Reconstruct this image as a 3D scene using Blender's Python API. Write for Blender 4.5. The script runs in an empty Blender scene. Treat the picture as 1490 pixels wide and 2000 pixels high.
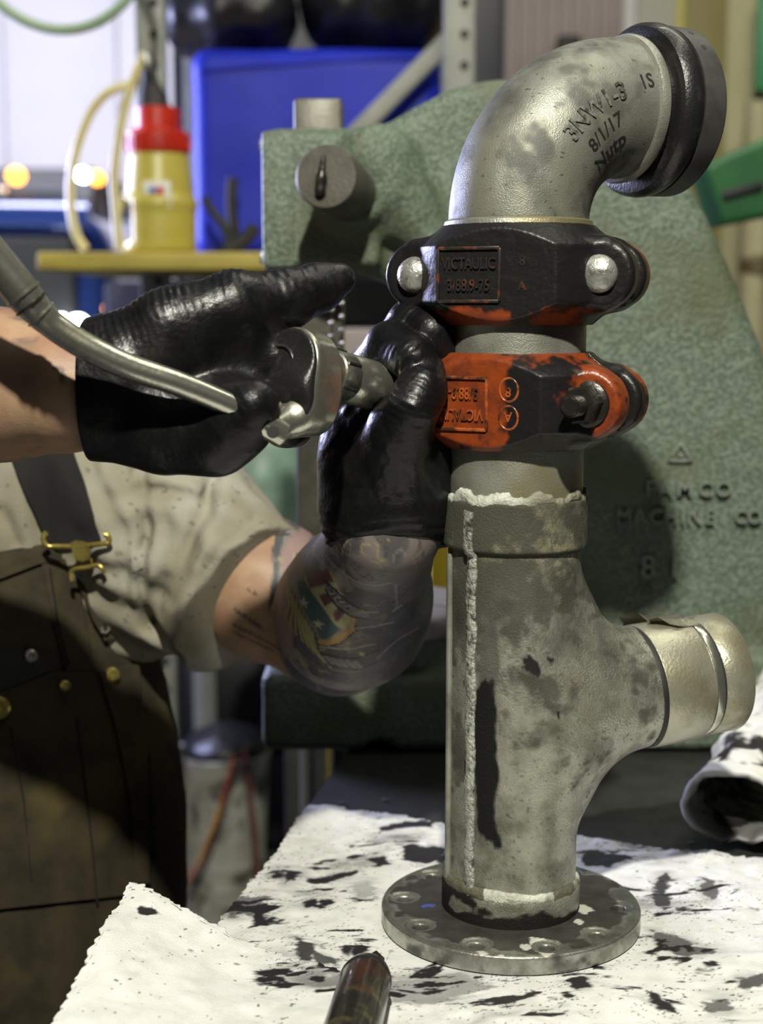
import bpy, bmesh, math, random
import numpy as np
from mathutils import Vector, Matrix
from mathutils.bvhtree import BVHTree
random.seed(7); np.random.seed(7)
SC = bpy.context.scene
COL = SC.collection
# ---------------------------------------------------------------- camera, world, light, exposure
ZB = 1.05                      # bench height
CAM = Vector((0.0, 0.0, ZB + 0.416)); PITCH = math.radians(7.67); FPX = 2970.0
cd = bpy.data.cameras.new('camera'); cam = bpy.data.objects.new('camera', cd); COL.objects.link(cam)
cam.location = CAM; cam.rotation_euler = (math.pi/2 - PITCH, 0, 0)
cd.sensor_fit = 'VERTICAL'; cd.sensor_height = 36.0; cd.sensor_width = 26.82; cd.lens = FPX/2000*36.0
cd.clip_start = 0.02; cd.clip_end = 60
cd.dof.use_dof = True; cd.dof.focus_distance = 0.955; cd.dof.aperture_fstop = 5.6
SC.camera = cam
w = bpy.data.worlds.new('world'); SC.world = w; w.use_nodes = True
w.node_tree.nodes['Background'].inputs[0].default_value = (0.75, 0.85, 1.0, 1)
w.node_tree.nodes['Background'].inputs[1].default_value = 0.02
def lamp(name, loc, to, power, size, col, shape='DISK', sy=None):
    l = bpy.data.lights.new(name, 'AREA'); l.energy = power; l.size = size; l.color = col; l.shape = shape
    if sy: l.size_y = sy
    o = bpy.data.objects.new(name, l); COL.objects.link(o); o.location = loc
    o.rotation_euler = (Vector(to) - Vector(loc)).to_track_quat('-Z', 'Y').to_euler(); return o
lamp('key_work_lamp', (0.0, -0.46, ZB + 1.80), (0.06, 1.0, ZB + 0.2), 66, 0.07, (1.0, 0.97, 0.84))
lamp('door_daylight', (-1.65, 2.9, ZB + 0.75), (0.0, 0.95, ZB + 0.2), 85, 0.7, (0.58, 0.61, 1.0))
lamp('ceiling_tube_light', (0.6, 0.9, 3.3), (0.3, 1.1, 0), 5, 1.2, (1.0, 1.0, 0.85), 'RECTANGLE', 0.3)
lamp('bay_wall_fill_light', (-1.9, 5.6, 3.3), (-1.6, 7.6, 2.0), 150, 2.4, (0.86, 0.86, 1.0), 'RECTANGLE', 0.6)  # added lamp, out of view, that brightens the rear bay wall
lamp('truck_fill_light', (-1.5, 3.5, 3.2), (-1.5, 5.0, 1.6), 45, 1.6, (0.86, 0.9, 1.0), 'RECTANGLE', 0.4)  # added lamp aimed at the truck front to brighten its hood
lamp('aisle_tube_light', (0.7, 1.9, 3.3), (0.6, 3.4, 1.6), 22, 1.2, (1.0, 0.97, 0.8), 'RECTANGLE', 0.3)
SC.view_settings.view_transform = 'Standard'; SC.view_settings.look = 'None'
SC.view_settings.exposure = 0.0; SC.view_settings.gamma = 1.0
SC.view_settings.use_curve_mapping = False
SC.cycles.max_bounces = 5; SC.cycles.caustics_reflective = False; SC.cycles.caustics_refractive = False
# ---------------------------------------------------------------- helpers: photo pixel at a real distance -> metres
cp, sp = math.cos(PITCH), math.sin(PITCH)
def ray(px, py):
    u = (px - 745)/FPX; v = (py - 1000)/FPX
    return u, cp - v*sp, -sp - v*cp
def P(px, py, Y):
    a, b, c = ray(px, py); s = Y/b
    return Vector((a*s, Y, CAM.z + c*s))
def B(px, py, z=0.0):
    a, b, c = ray(px, py); s = (ZB + z - CAM.z)/c
    return Vector((a*s, b*s, ZB + z))
def V3(v): return np.array(v, dtype=np.float32)
# ---------------------------------------------------------------- numpy noise
_rng = np.random.RandomState(3); _T = _rng.rand(64, 64, 64).astype(np.float32)
def vnoise(p):
    i = np.floor(p).astype(np.int64); f = (p - i).astype(np.float32); f = f*f*(3 - 2*f); i &= 63; j = (i + 1) & 63
    g = lambda a, b, c: _T[a, b, c]
    x0, y0, z0 = i[..., 0], i[..., 1], i[..., 2]; x1, y1, z1 = j[..., 0], j[..., 1], j[..., 2]
    fx, fy, fz = f[..., 0], f[..., 1], f[..., 2]
    c00 = g(x0, y0, z0)*(1 - fx) + g(x1, y0, z0)*fx; c10 = g(x0, y1, z0)*(1 - fx) + g(x1, y1, z0)*fx
    c01 = g(x0, y0, z1)*(1 - fx) + g(x1, y0, z1)*fx; c11 = g(x0, y1, z1)*(1 - fx) + g(x1, y1, z1)*fx
    return (c00*(1 - fy) + c10*fy)*(1 - fz) + (c01*(1 - fy) + c11*fy)*fz
def fbm(p, scale, oct=3, off=0.0):
    p = np.asarray(p, dtype=np.float64)*scale + 17.3 + off; s = 0; a = 0.5; t = 0
    for _ in range(oct):
        s = s + a*vnoise(p); t += a; p = p*2.03 + 5.1; a *= 0.5
    return s/t
def sstep(a, b, x):
    t = np.clip((x - a)/(b - a), 0, 1); return t*t*(3 - 2*t)
def polysd(x, y, poly):
    """signed distance (negative inside) to a polygon"""
    d = np.full(x.shape, 1e9); ins = np.zeros(x.shape, bool); n = len(poly)
    for i in range(n):
        ax, ay = poly[i]; bx, by = poly[(i + 1) % n]
        ex, ey = bx - ax, by - ay; wx, wy = x - ax, y - ay
        t = np.clip((wx*ex + wy*ey)/(ex*ex + ey*ey + 1e-12), 0, 1)
        d = np.minimum(d, (wx - ex*t)**2 + (wy - ey*t)**2)
        c1 = (ay > y) != (by > y)
        ins ^= c1 & (x < (bx - ax)*(y - ay)/(by - ay + 1e-12) + ax)
    return np.sqrt(d)*np.where(ins, -1, 1)
# ---------------------------------------------------------------- signed-distance fields -> meshes
class Field:
    def __init__(s, lo, hi, h):
        s.lo = np.array(lo, float); s.h = h; s.mext = 0.012
        n = np.ceil((np.array(hi, float) - s.lo)/h).astype(int) + 1
        s.ax = [(s.lo[i] + h*np.arange(n[i])).astype(np.float32) for i in range(3)]
        s.F = np.full(tuple(n), 1.0, np.float32)
    def sl(s, lo, hi):
        r = []
        for i in range(3):
            a = int(max(0, math.floor((lo[i] - s.lo[i])/s.h))); b = int(min(len(s.ax[i]), math.ceil((hi[i] - s.lo[i])/s.h) + 1))
            r.append(slice(a, max(a, b)))
        return tuple(r)
    def op(s, fn, lo, hi, k=0.0, cut=False, m=None):
        m = (k + 4*s.h + s.mext) if m is None else m
        q = s.sl([a - m for a in lo], [a + m for a in hi])
        X = s.ax[0][q[0]][:, None, None]; Y = s.ax[1][q[1]][None, :, None]; Z = s.ax[2][q[2]][None, None, :]
        if 0 in (X.size, Y.size, Z.size): return s
        d = fn(X, Y, Z); a = s.F[q]
        if cut:
            d = -d
            r = np.maximum(a, d)
            if k > 0: hh = np.maximum(k - np.abs(a - d), 0); r = r + hh*hh/(4*k)
        else:
            r = np.minimum(a, d)
            if k > 0: hh = np.maximum(k - np.abs(a - d), 0); r = r - hh*hh/(4*k)
        s.F[q] = r; return s
    def cap(s, a, b, ra, rb, k=0.0, flat=None, cut=False):
        a = V3(a); b = V3(b); ba = b - a; L = float(ba @ ba) + 1e-12
        def fn(X, Y, Z):
            x, y, z = X - a[0], Y - a[1], Z - a[2]
            t = np.clip((x*ba[0] + y*ba[1] + z*ba[2])/L, 0, 1)
            x, y, z = x - t*ba[0], y - t*ba[1], z - t*ba[2]
            if flat is not None:
                n, f = flat; c = (x*n[0] + y*n[1] + z*n[2])*(1/f - 1)
                x, y, z = x + c*n[0], y + c*n[1], z + c*n[2]
            return np.sqrt(x*x + y*y + z*z) - (ra + (rb - ra)*t)
        R = max(ra, rb)
        return s.op(fn, np.minimum(a, b) - R, np.maximum(a, b) + R, k, cut)
    def chain(s, pts, k=0.0, flat=None):
        for (a, ra), (b, rb) in zip(pts[:-1], pts[1:]): s.cap(a, b, ra, rb, k, flat)
        return s
    def ell(s, c, rad, k=0.0, rot=None, cut=False):
        c = V3(c); M = np.eye(3) if rot is None else np.array(rot.to_3x3().inverted()); R = max(rad)
        def fn(X, Y, Z):
            x, y, z = X - c[0], Y - c[1], Z - c[2]
            u, v, w_ = [(M[i][0]*x + M[i][1]*y + M[i][2]*z) for i in range(3)]
            k0 = np.sqrt((u/rad[0])**2 + (v/rad[1])**2 + (w_/rad[2])**2)
            k1 = np.sqrt((u/rad[0]**2)**2 + (v/rad[1]**2)**2 + (w_/rad[2]**2)**2) + 1e-9
            return k0*(k0 - 1)/k1
        return s.op(fn, c - R, c + R, k, cut)
    def box(s, c, half, r=0.0, k=0.0, rot=None, cut=False):
        c = V3(c); M = np.eye(3) if rot is None else np.array(rot.to_3x3().inverted()); R = float(np.linalg.norm(half))
        def fn(X, Y, Z):
            x, y, z = X - c[0], Y - c[1], Z - c[2]
            q = [np.abs(M[i][0]*x + M[i][1]*y + M[i][2]*z) - (half[i] - r) for i in range(3)]
            o = np.sqrt(sum(np.maximum(t, 0)**2 for t in q)); return o + np.minimum(np.maximum(np.maximum(q[0], q[1]), q[2]), 0) - r
        return s.op(fn, c - R, c + R, k, cut)
    def cyl(s, a, b, r, rd=0.0, k=0.0, cut=False, r2=None):
        a = V3(a); b = V3(b); L = float(np.linalg.norm(b - a)); n = (b - a)/L; r2 = r if r2 is None else r2
        def fn(X, Y, Z):
            x, y, z = X - a[0], Y - a[1], Z - a[2]
            t = x*n[0] + y*n[1] + z*n[2]
            q = np.sqrt(np.maximum(x*x + y*y + z*z - t*t, 0)); rr = r + (r2 - r)*np.clip(t/L, 0, 1)
            d1 = q - rr + rd; d2 = np.abs(t - L/2) - L/2 + rd
            return np.sqrt(np.maximum(d1, 0)**2 + np.maximum(d2, 0)**2) + np.minimum(np.maximum(d1, d2), 0) - rd
        R = max(r, r2)
        return s.op(fn, np.minimum(a, b) - R, np.maximum(a, b) + R, k, cut)
    def poly(s, poly, y0, y1, r=0.0, k=0.0, cut=False):
        """polygon in X,Z extruded from y0 to y1 with rounded edges"""
        xs = [p[0] for p in poly]; zs = [p[1] for p in poly]
        def fn(X, Y, Z):
            d2 = polysd(X[:, 0, 0][:, None] + 0*Z[0, 0][None], Z[0, 0][None] + 0*X[:, 0, 0][:, None], poly).astype(np.float32)[:, None, :] + r
            q = np.abs(Y - (y0 + y1)/2) - (y1 - y0)/2 + r
            return np.sqrt(np.maximum(d2, 0)**2 + np.maximum(q, 0)**2) + np.minimum(np.maximum(d2, q), 0) - r
        return s.op(fn, (min(xs), y0, min(zs)), (max(xs), y1, max(zs)), k, cut)
    def half(s, p, n):
        """keep the side of the plane the normal points away from"""
        X = s.ax[0][:, None, None]; Y = s.ax[1][None, :, None]; Z = s.ax[2][None, None, :]
        s.F = np.maximum(s.F, (X - p[0])*n[0] + (Y - p[1])*n[1] + (Z - p[2])*n[2]).astype(np.float32); return s
    def disp(s, fn):
        m = np.abs(s.F) < 6*s.h + 0.012
        i, j, k = np.nonzero(m)
        p = np.stack([s.ax[0][i], s.ax[1][j], s.ax[2][k]], -1)
        s.F[i, j, k] -= fn(p).astype(np.float32); return s
    def mesh(s):
        F = s.F; F[0] = F[-1] = 1; F[:, 0] = F[:, -1] = 1; F[:, :, 0] = F[:, :, -1] = 1
        I = F < 0; nx, ny, nz = F.shape
        cnt = sum(I[a:nx - 1 + a, b:ny - 1 + b, c:nz - 1 + c].astype(np.int8) for a in (0, 1) for b in (0, 1) for c in (0, 1))
        ci, cj, ck = np.nonzero((cnt > 0) & (cnt < 8)); n = len(ci)
        idx = np.full(cnt.shape, -1, np.int32); idx[ci, cj, ck] = np.arange(n)
        cor = [(a, b, c) for a in (0, 1) for b in (0, 1) for c in (0, 1)]
        val = np.stack([F[ci + a, cj + b, ck + c] for a, b, c in cor], 1)
        acc = np.zeros((n, 3)); num = np.zeros(n)
        for u in range(8):
            for v in range(u + 1, 8):
                if sum(abs(cor[u][t] - cor[v][t]) for t in range(3)) != 1: continue
                cr = (val[:, u] < 0) != (val[:, v] < 0)
                t = np.where(cr, val[:, u]/(val[:, u] - val[:, v] + 1e-20), 0)
                for a in range(3): acc[:, a] += np.where(cr, cor[u][a] + t*(cor[v][a] - cor[u][a]), 0)
                num += cr
        vt = (np.stack([ci, cj, ck], 1) + acc/num[:, None])*s.h + s.lo
        qs = []
        for a in range(3):
            b, c = (a + 1) % 3, (a + 2) % 3
            sl0 = [slice(1, -1)]*3; sl1 = [slice(1, -1)]*3; sl0[a] = slice(0, -1); sl1[a] = slice(1, None)
            A = I[tuple(sl0)]; Bm = I[tuple(sl1)]
            g = np.stack(np.nonzero(A != Bm), 1); ins = A[tuple(g.T)]
            g = g + np.array([0 if t == a else 1 for t in range(3)])
            def at(db, dc):
                h = g.copy(); h[:, b] -= db; h[:, c] -= dc; return idx[tuple(h.T)]
            q = np.stack([at(1, 1), at(0, 1), at(0, 0), at(1, 0)], 1)
            q[~ins] = q[~ins][:, ::-1]; qs.append(q)
        return vt, np.concatenate(qs)
def join(*ms):
    vs = []; qs = []; o = 0
    for v, q in ms: vs.append(v); qs.append(q + o); o += len(v)
    return np.concatenate(vs), np.concatenate(qs)
def raw_obj(name, v, q, mat, parent=None, paint=None, smooth=True):
    me = bpy.data.meshes.new(name); v = np.asarray(v, np.float32); q = np.asarray(q, np.int32); k = q.shape[1]
    me.vertices.add(len(v)); me.vertices.foreach_set('co', v.ravel())
    me.loops.add(q.size); me.loops.foreach_set('vertex_index', q.ravel())
    me.polygons.add(len(q)); me.polygons.foreach_set('loop_start', np.arange(0, q.size, k, dtype=np.int32))
    me.polygons.foreach_set('use_smooth', np.full(len(q), smooth)); me.update(calc_edges=True)
    if paint is not None:
        c = np.clip(np.asarray(paint, np.float32), 0, 1); at = me.attributes.new('paint', 'FLOAT_COLOR', 'POINT'); at.data.foreach_set('color', c.ravel())
    me.materials.append(mat); return link(name, me, parent)
def link(name, me, parent=None):
    o = bpy.data.objects.new(name, me); COL.objects.link(o)
    if parent is not None:
        o.parent = parent; o.matrix_parent_inverse = Matrix.Translation(-world_loc(parent))
    return o
def world_loc(o):
    return Vector(o['_w']) if '_w' in o else Vector((0, 0, 0))
def add_paint(o, fn):
    me = o.data; v = np.empty(len(me.vertices)*3, np.float32); me.vertices.foreach_get('co', v)
    at = me.attributes.new('paint', 'FLOAT_COLOR', 'POINT'); at.data.foreach_set('color', np.clip(fn(v.reshape(-1, 3)), 0, 1).astype(np.float32).ravel())
def fobj(name, f, mat, parent=None, paint=None):
    v, q = f.mesh(); return raw_obj(name, v, q, mat, parent, None if paint is None else paint(v))
def thing(name, label, cat, loc=(0, 0, 0), group=None):
    o = bpy.data.objects.new(name, None); COL.objects.link(o); o.location = loc; o['_w'] = list(loc); o.empty_display_size = 0.02
    return tag(o, label, cat, group)
def tag(o, label, cat, group=None):
    o['label'] = label; o['category'] = cat
    if group: o['group'] = group
    return o
def struct(o): o['kind'] = 'structure'; return o
def bm_obj(name, bm, mat, parent=None, smooth=False, angle=None):
    me = bpy.data.meshes.new(name); bmesh.ops.recalc_face_normals(bm, faces=bm.faces[:]); bm.to_mesh(me); bm.free()
    me.polygons.foreach_set('use_smooth', [smooth]*len(me.polygons)); me.materials.append(mat)
    if smooth and angle:
        try: me.set_sharp_from_angle(angle=math.radians(angle))
        except Exception: pass
    return link(name, me, parent)
def rot_to(d): return Vector(d).normalized().to_track_quat('Z', 'X').to_matrix().to_4x4()
def add_box(bm, c, size, bev=0.0, rot=None, seg=2):
    M = Matrix.Translation(c) @ (rot.to_4x4() if rot is not None else Matrix.Identity(4)) @ Matrix.Diagonal((size[0], size[1], size[2], 1))
    r = bmesh.ops.create_cube(bm, size=1, matrix=M)
    if bev > 0:
        es = list({e for v in r['verts'] for e in v.link_edges})
        bmesh.ops.bevel(bm, geom=es, offset=bev, segments=seg, affect='EDGES', profile=0.5, clamp_overlap=True)
    return bm
def add_lathe(bm, prof, base, axis=(0, 0, 1), n=48, spin=0.0):
    """prof: (radius, height along axis) pairs"""
    M = Matrix.Translation(base) @ rot_to(axis); rings = []
    for r, h in prof:
        if r < 1e-6: rings.append([bm.verts.new(M @ Vector((0, 0, h)))])
        else: rings.append([bm.verts.new(M @ Vector((r*math.cos(2*math.pi*i/n + spin), r*math.sin(2*math.pi*i/n + spin), h))) for i in range(n)])
    for a, b in zip(rings[:-1], rings[1:]):
        for i in range(n):
            j = (i + 1) % n
            if len(a) == 1 and len(b) == 1: continue
            if len(a) == 1: bm.faces.new((a[0], b[i], b[j]))
            elif len(b) == 1: bm.faces.new((a[i], a[j], b[0]))
            else: bm.faces.new((a[i], a[j], b[j], b[i]))
    return bm
def smooth_path(pts, sub=6):
    out = []; n = len(pts); pts = [np.array(p, float) for p in pts]
    for i in range(n - 1):
        p0, p1, p2, p3 = pts[max(i - 1, 0)], pts[i], pts[i + 1], pts[min(i + 2, n - 1)]
        for k in range(sub):
            t = k/sub
            out.append(0.5*((2*p1) + (p2 - p0)*t + (2*p0 - 5*p1 + 4*p2 - p3)*t*t + (3*p1 - p0 - 3*p2 + p3)*t**3))
    out.append(pts[-1]); return [Vector(p) for p in out]
def add_tube(bm, pts, rad, n=12, caps=True, flat=1.0, up=(0, 0, 1)):
    pts = [Vector(p) for p in pts]; m = len(pts); rings = []
    rad = [float(x) for x in rad] if hasattr(rad, '__len__') else [rad]*m; nrm = None
    for i, p in enumerate(pts):
        t = (pts[min(i + 1, m - 1)] - pts[max(i - 1, 0)]).normalized()
        if nrm is None:
            nrm = Vector(up).cross(t)
            if nrm.length < 1e-4: nrm = Vector((1, 0, 0)).cross(t)
        nrm = (nrm - t*nrm.dot(t)).normalized(); bn = t.cross(nrm)
        rings.append([bm.verts.new(p + rad[i]*(math.cos(2*math.pi*k/n)*nrm*flat + math.sin(2*math.pi*k/n)*bn)) for k in range(n)])
    for a, b in zip(rings[:-1], rings[1:]):
        for k in range(n): bm.faces.new((a[k], a[(k + 1) % n], b[(k + 1) % n], b[k]))
    if caps: bm.faces.new(rings[0][::-1]); bm.faces.new(rings[-1])
    return bm
def lathe_obj(name, prof, base, mat, parent=None, axis=(0, 0, 1), n=48, smooth=True, angle=35, spin=0.0):
    return bm_obj(name, add_lathe(bmesh.new(), prof, base, axis, n, spin), mat, parent, smooth, angle)
def tube_obj(name, pts, rad, mat, parent=None, n=12, flat=1.0, up=(0, 0, 1)):
    return bm_obj(name, add_tube(bmesh.new(), pts, rad, n, True, flat, up), mat, parent, True, 50)
def box_obj(name, c, size, mat, parent=None, bev=0.0, rot=None, seg=2):
    return bm_obj(name, add_box(bmesh.new(), c, size, bev, rot, seg), mat, parent, bev > 0, 40)
def text_raw(s, size, depth):
    cu = bpy.data.curves.new('lettering', 'FONT'); cu.body = s; cu.size = size; cu.extrude = depth/2; cu.offset = size*.014; cu.resolution_u = 3
    cu.align_x = 'CENTER'; cu.align_y = 'CENTER'
    o = bpy.data.objects.new('lettering', cu); COL.objects.link(o)
    dg = bpy.context.evaluated_depsgraph_get(); me = bpy.data.meshes.new_from_object(o.evaluated_get(dg))
    bpy.data.objects.remove(o); bpy.data.curves.remove(cu)
    v = [x.co.copy() for x in me.vertices]; f = [tuple(p.vertices) for p in me.polygons]; bpy.data.meshes.remove(me)
    return v, f
def text_flat(name, s, size, depth, org, ux, uy, mat, parent, sx=1.0):
    v, f = text_raw(s, size, depth); ux = Vector(ux).normalized(); uy = Vector(uy).normalized(); n = ux.cross(uy)
    me = bpy.data.meshes.new(name); me.from_pydata([Vector(org) + ux*p.x*sx + uy*p.y + n*p.z for p in v], [], f); me.materials.append(mat)
    return link(name, me, parent)
def bvh_of(o):
    me = o.data; return BVHTree.FromPolygons([v.co for v in me.vertices], [tuple(p.vertices) for p in me.polygons])
def text_proj(name, s, size, depth, org, ux, uy, bvh, mat, parent, sx=1.0, lift=0.0):
    """lettering laid onto a curved surface"""
    v, f = text_raw(s, size, depth); ux = Vector(ux).normalized(); uy = Vector(uy).normalized(); n = ux.cross(uy); out = []
    for p in v:
        q = Vector(org) + ux*p.x*sx + uy*p.y
        h = bvh.ray_cast(q + n*0.05, -n)
        out.append((h[0] + h[1]*(p.z + lift)) if h[0] is not None else q + n*p.z)
    me = bpy.data.meshes.new(name); me.from_pydata(out, [], f); me.materials.append(mat)
    return link(name, me, parent)
# ---------------------------------------------------------------- materials
def mat(name, c1, c2=None, rough=0.5, metal=0.0, scale=20.0, lo=0.35, hi=0.65, bump=0.0, bscale=60.0, c3=None, s3=4.0, stretch=(1, 1, 1),
        paint=False, prough=None, pmetal=None, rvar=0.0, coat=0.0, emit=None, estr=0.0, trans=0.0, spec=0.5, detail=6, bstretch=None, sheen=0.0):
    m = bpy.data.materials.new(name); m.use_nodes = True; nt = m.node_tree; N = nt.nodes; L = nt.links
    bs = N['Principled BSDF']; c2 = c2 or c1
    tc = N.new('ShaderNodeTexCoord'); mp = N.new('ShaderNodeMapping'); mp.inputs['Scale'].default_value = stretch
    L.new(tc.outputs['Object'], mp.inputs[0])
    def noise(sc, det=detail):
        n = N.new('ShaderNodeTexNoise'); n.inputs['Scale'].default_value = sc; n.inputs['Detail'].default_value = det; n.inputs['Roughness'].default_value = 0.62
        L.new(mp.outputs[0], n.inputs['Vector']); return n
    def ramp(src, a, b):
        r = N.new('ShaderNodeMapRange'); r.inputs[1].default_value = a; r.inputs[2].default_value = b; r.interpolation_type = 'SMOOTHSTEP'; L.new(src, r.inputs[0]); return r.outputs[0]
    def mix(f, a, b):
        x = N.new('ShaderNodeMix'); x.data_type = 'RGBA'
        for s_, val in ((0, f), (6, a), (7, b)):
            if hasattr(val, 'is_linked'): L.new(val, x.inputs[s_])
            else: x.inputs[s_].default_value = (*val, 1) if s_ else val
        return x.outputs[2]
    n1 = noise(scale); f1 = ramp(n1.outputs[0], lo, hi); col = mix(f1, c1, c2)
    if c3:
        n3 = noise(s3, 3); col = mix(ramp(n3.outputs[0], 0.48, 0.66), col, c3)
    ro = None
    if rvar:
        a = N.new('ShaderNodeMath'); a.operation = 'MULTIPLY_ADD'; L.new(f1, a.inputs[0]); a.inputs[1].default_value = rvar; a.inputs[2].default_value = rough; ro = a.outputs[0]
    if paint:
        at = N.new('ShaderNodeAttribute'); at.attribute_name = 'paint'
        col = mix(at.outputs['Alpha'], col, at.outputs['Color'])
        def lerp(base, val):
            r = N.new('ShaderNodeMix'); r.data_type = 'FLOAT'; L.new(at.outputs['Alpha'], r.inputs[0])
            if hasattr(base, 'is_linked'): L.new(base, r.inputs[2])
            else: r.inputs[2].default_value = base
            r.inputs[3].default_value = val; return r.outputs[0]
        if prough is not None: ro = lerp(ro if ro is not None else rough, prough)
        if pmetal is not None: L.new(lerp(metal, pmetal), bs.inputs['Metallic'])
    L.new(col, bs.inputs['Base Color'])
    if ro is not None: L.new(ro, bs.inputs['Roughness'])
    else: bs.inputs['Roughness'].default_value = rough
    if not (paint and pmetal is not None): bs.inputs['Metallic'].default_value = metal
    bs.inputs['Specular IOR Level'].default_value = spec
    bs.inputs['Coat Weight'].default_value = coat
    if sheen: bs.inputs['Sheen Weight'].default_value = sheen
    if trans: bs.inputs['Transmission Weight'].default_value = trans
    if emit: bs.inputs['Emission Color'].default_value = (*emit, 1); bs.inputs['Emission Strength'].default_value = estr
    if bump:
        nb = N.new('ShaderNodeTexNoise'); nb.inputs['Scale'].default_value = bscale; nb.inputs['Detail'].default_value = 5
        if bstretch:
            m2 = N.new('ShaderNodeMapping'); m2.inputs['Scale'].default_value = bstretch; L.new(tc.outputs['Object'], m2.inputs[0]); L.new(m2.outputs[0], nb.inputs['Vector'])
        else: L.new(mp.outputs[0], nb.inputs['Vector'])
        b = N.new('ShaderNodeBump'); b.inputs['Strength'].default_value = bump; b.inputs['Distance'].default_value = 0.002
        L.new(nb.outputs[0], b.inputs['Height']); L.new(b.outputs[0], bs.inputs['Normal'])
    return m
# ================================================================ MATERIALS
M_alu = mat('cast aluminium', (0.45, 0.455, 0.375), (0.13, 0.128, 0.10), 0.33, 0.72, 34, 0.34, 0.74, 0.4, 700, (0.29, 0.28, 0.19), 9, rvar=0.18, paint=True, prough=0.75, pmetal=0.0, spec=.25)
M_aluplain = mat('cast aluminium plain', (0.40, 0.41, 0.35), (0.17, 0.17, 0.14), 0.36, 0.55, 26, 0.32, 0.72, 0.25, 900, (0.27, 0.24, 0.13), 9, rvar=0.18)
M_elbow = mat('grey cast elbow', (0.275, 0.285, 0.245), (0.105, 0.105, 0.088), 0.40, 0.5, 22, 0.36, 0.74, 0.25, 1100, (0.27, 0.27, 0.21), 14, rvar=0.12, paint=True, prough=0.6, pmetal=0.0)
M_steel = mat('worn steel', (0.46, 0.46, 0.41), (0.22, 0.22, 0.19), 0.30, 0.85, 60, 0.35, 0.7, 0.2, 400, rvar=0.15, paint=True, prough=0.38, pmetal=0.0)
M_chrome = mat('oily chrome', (0.56, 0.56, 0.47), (0.24, 0.23, 0.17), 0.22, 0.90, 40, 0.45, 0.75, 0.08, 300, rvar=0.2)
M_zinc = mat('zinc bolt', (0.55, 0.55, 0.50), (0.20, 0.20, 0.18), 0.35, 0.7, 120, 0.45, 0.7, 0.3, 500)
M_darkmetal = mat('dark oily metal', (0.035, 0.034, 0.03), (0.10, 0.095, 0.08), 0.30, 0.6, 90, 0.5, 0.75, 0.25, 300)
M_blackring = mat('black enamel', (0.012, 0.012, 0.012), (0.03, 0.03, 0.028), 0.33, 0.0, 70, 0.5, 0.75, 0.2, 600, coat=0.2)
M_black = mat('matte black', (0.010, 0.010, 0.010), (0.02, 0.02, 0.019), 0.6, 0.0, 30)
M_coupling = mat('orange enamel', (0.235, 0.044, 0.009), (0.12, 0.023, 0.007), 0.30, 0.0, 60, 0.4, 0.7, 0.2, 350, rvar=0.15, paint=True, prough=0.36, coat=0.0, spec=.4)
M_seal = mat('white sealant', (0.60, 0.62, 0.54), (0.26, 0.26, 0.19), 0.45, 0.0, 38, 0.4, 0.7, 0.6, 500, paint=True, prough=.5)
M_press = mat('green hammered enamel', (0.090, 0.125, 0.085), (0.205, 0.25, 0.195), 0.46, 0.0, 270, 0.42, 0.62, 1.0, 270, (0.11, 0.13, 0.075), 7, rvar=0.1)
M_presssteel = mat('dull press steel', (0.085, 0.080, 0.062), (0.12, 0.115, 0.095), 0.45, 0.45, 40, 0.35, 0.65, 0.15, 300)
M_anvil = mat('ground anvil plate', (0.26, 0.25, 0.26), (0.20, 0.19, 0.20), 0.5, 0.3, 60)
M_bench = mat('dark bench steel', (0.040, 0.040, 0.040), (0.028, 0.028, 0.026), 0.5, 0.25, 35, 0.4, 0.65, 0.12, 500, rvar=0.1)
M_pad = mat('absorbent pad', (0.78, 0.78, 0.76), (0.68, 0.69, 0.65), 0.85, 0.0, 60, 0.4, 0.7, 0.35, 700, paint=True, prough=0.5)
# ================================================================ SETTING
M_floor = mat('shop floor', (0.06, 0.06, 0.058), (0.035, 0.035, 0.033), 0.7, 0, 4)
M_wallback = mat('pale bay wall', (0.70, 0.68, 0.72), (0.66, 0.65, 0.69), 0.8, 0, 2)
M_cream = mat('cream painted wall', (0.62, 0.58, 0.36), (0.56, 0.52, 0.32), 0.7, 0, 3)
M_ceil = mat('grey ceiling', (0.16, 0.16, 0.16), None, 0.9)
struct(box_obj('floor', (0, 4, -0.05), (9, 11, 0.1), M_floor))
struct(box_obj('wall_back', (0, 8.6, 1.8), (9, 0.1, 3.8), M_wallback))
struct(box_obj('wall_right', (2.35, 4.35, 1.7), (3.9, 0.1, 3.6), M_cream))
struct(box_obj('ceiling', (0, 4.6, 3.55), (9, 8.2, 0.1), M_ceil))
# bay-door panels on the rear wall
for i in range(5):
    o = box_obj('panel', (-3.6 + i*0.62, 8.53, 1.75), (0.60, 0.04, 3.5), M_wallback, bpy.data.objects['wall_back'], 0.008)
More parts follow.
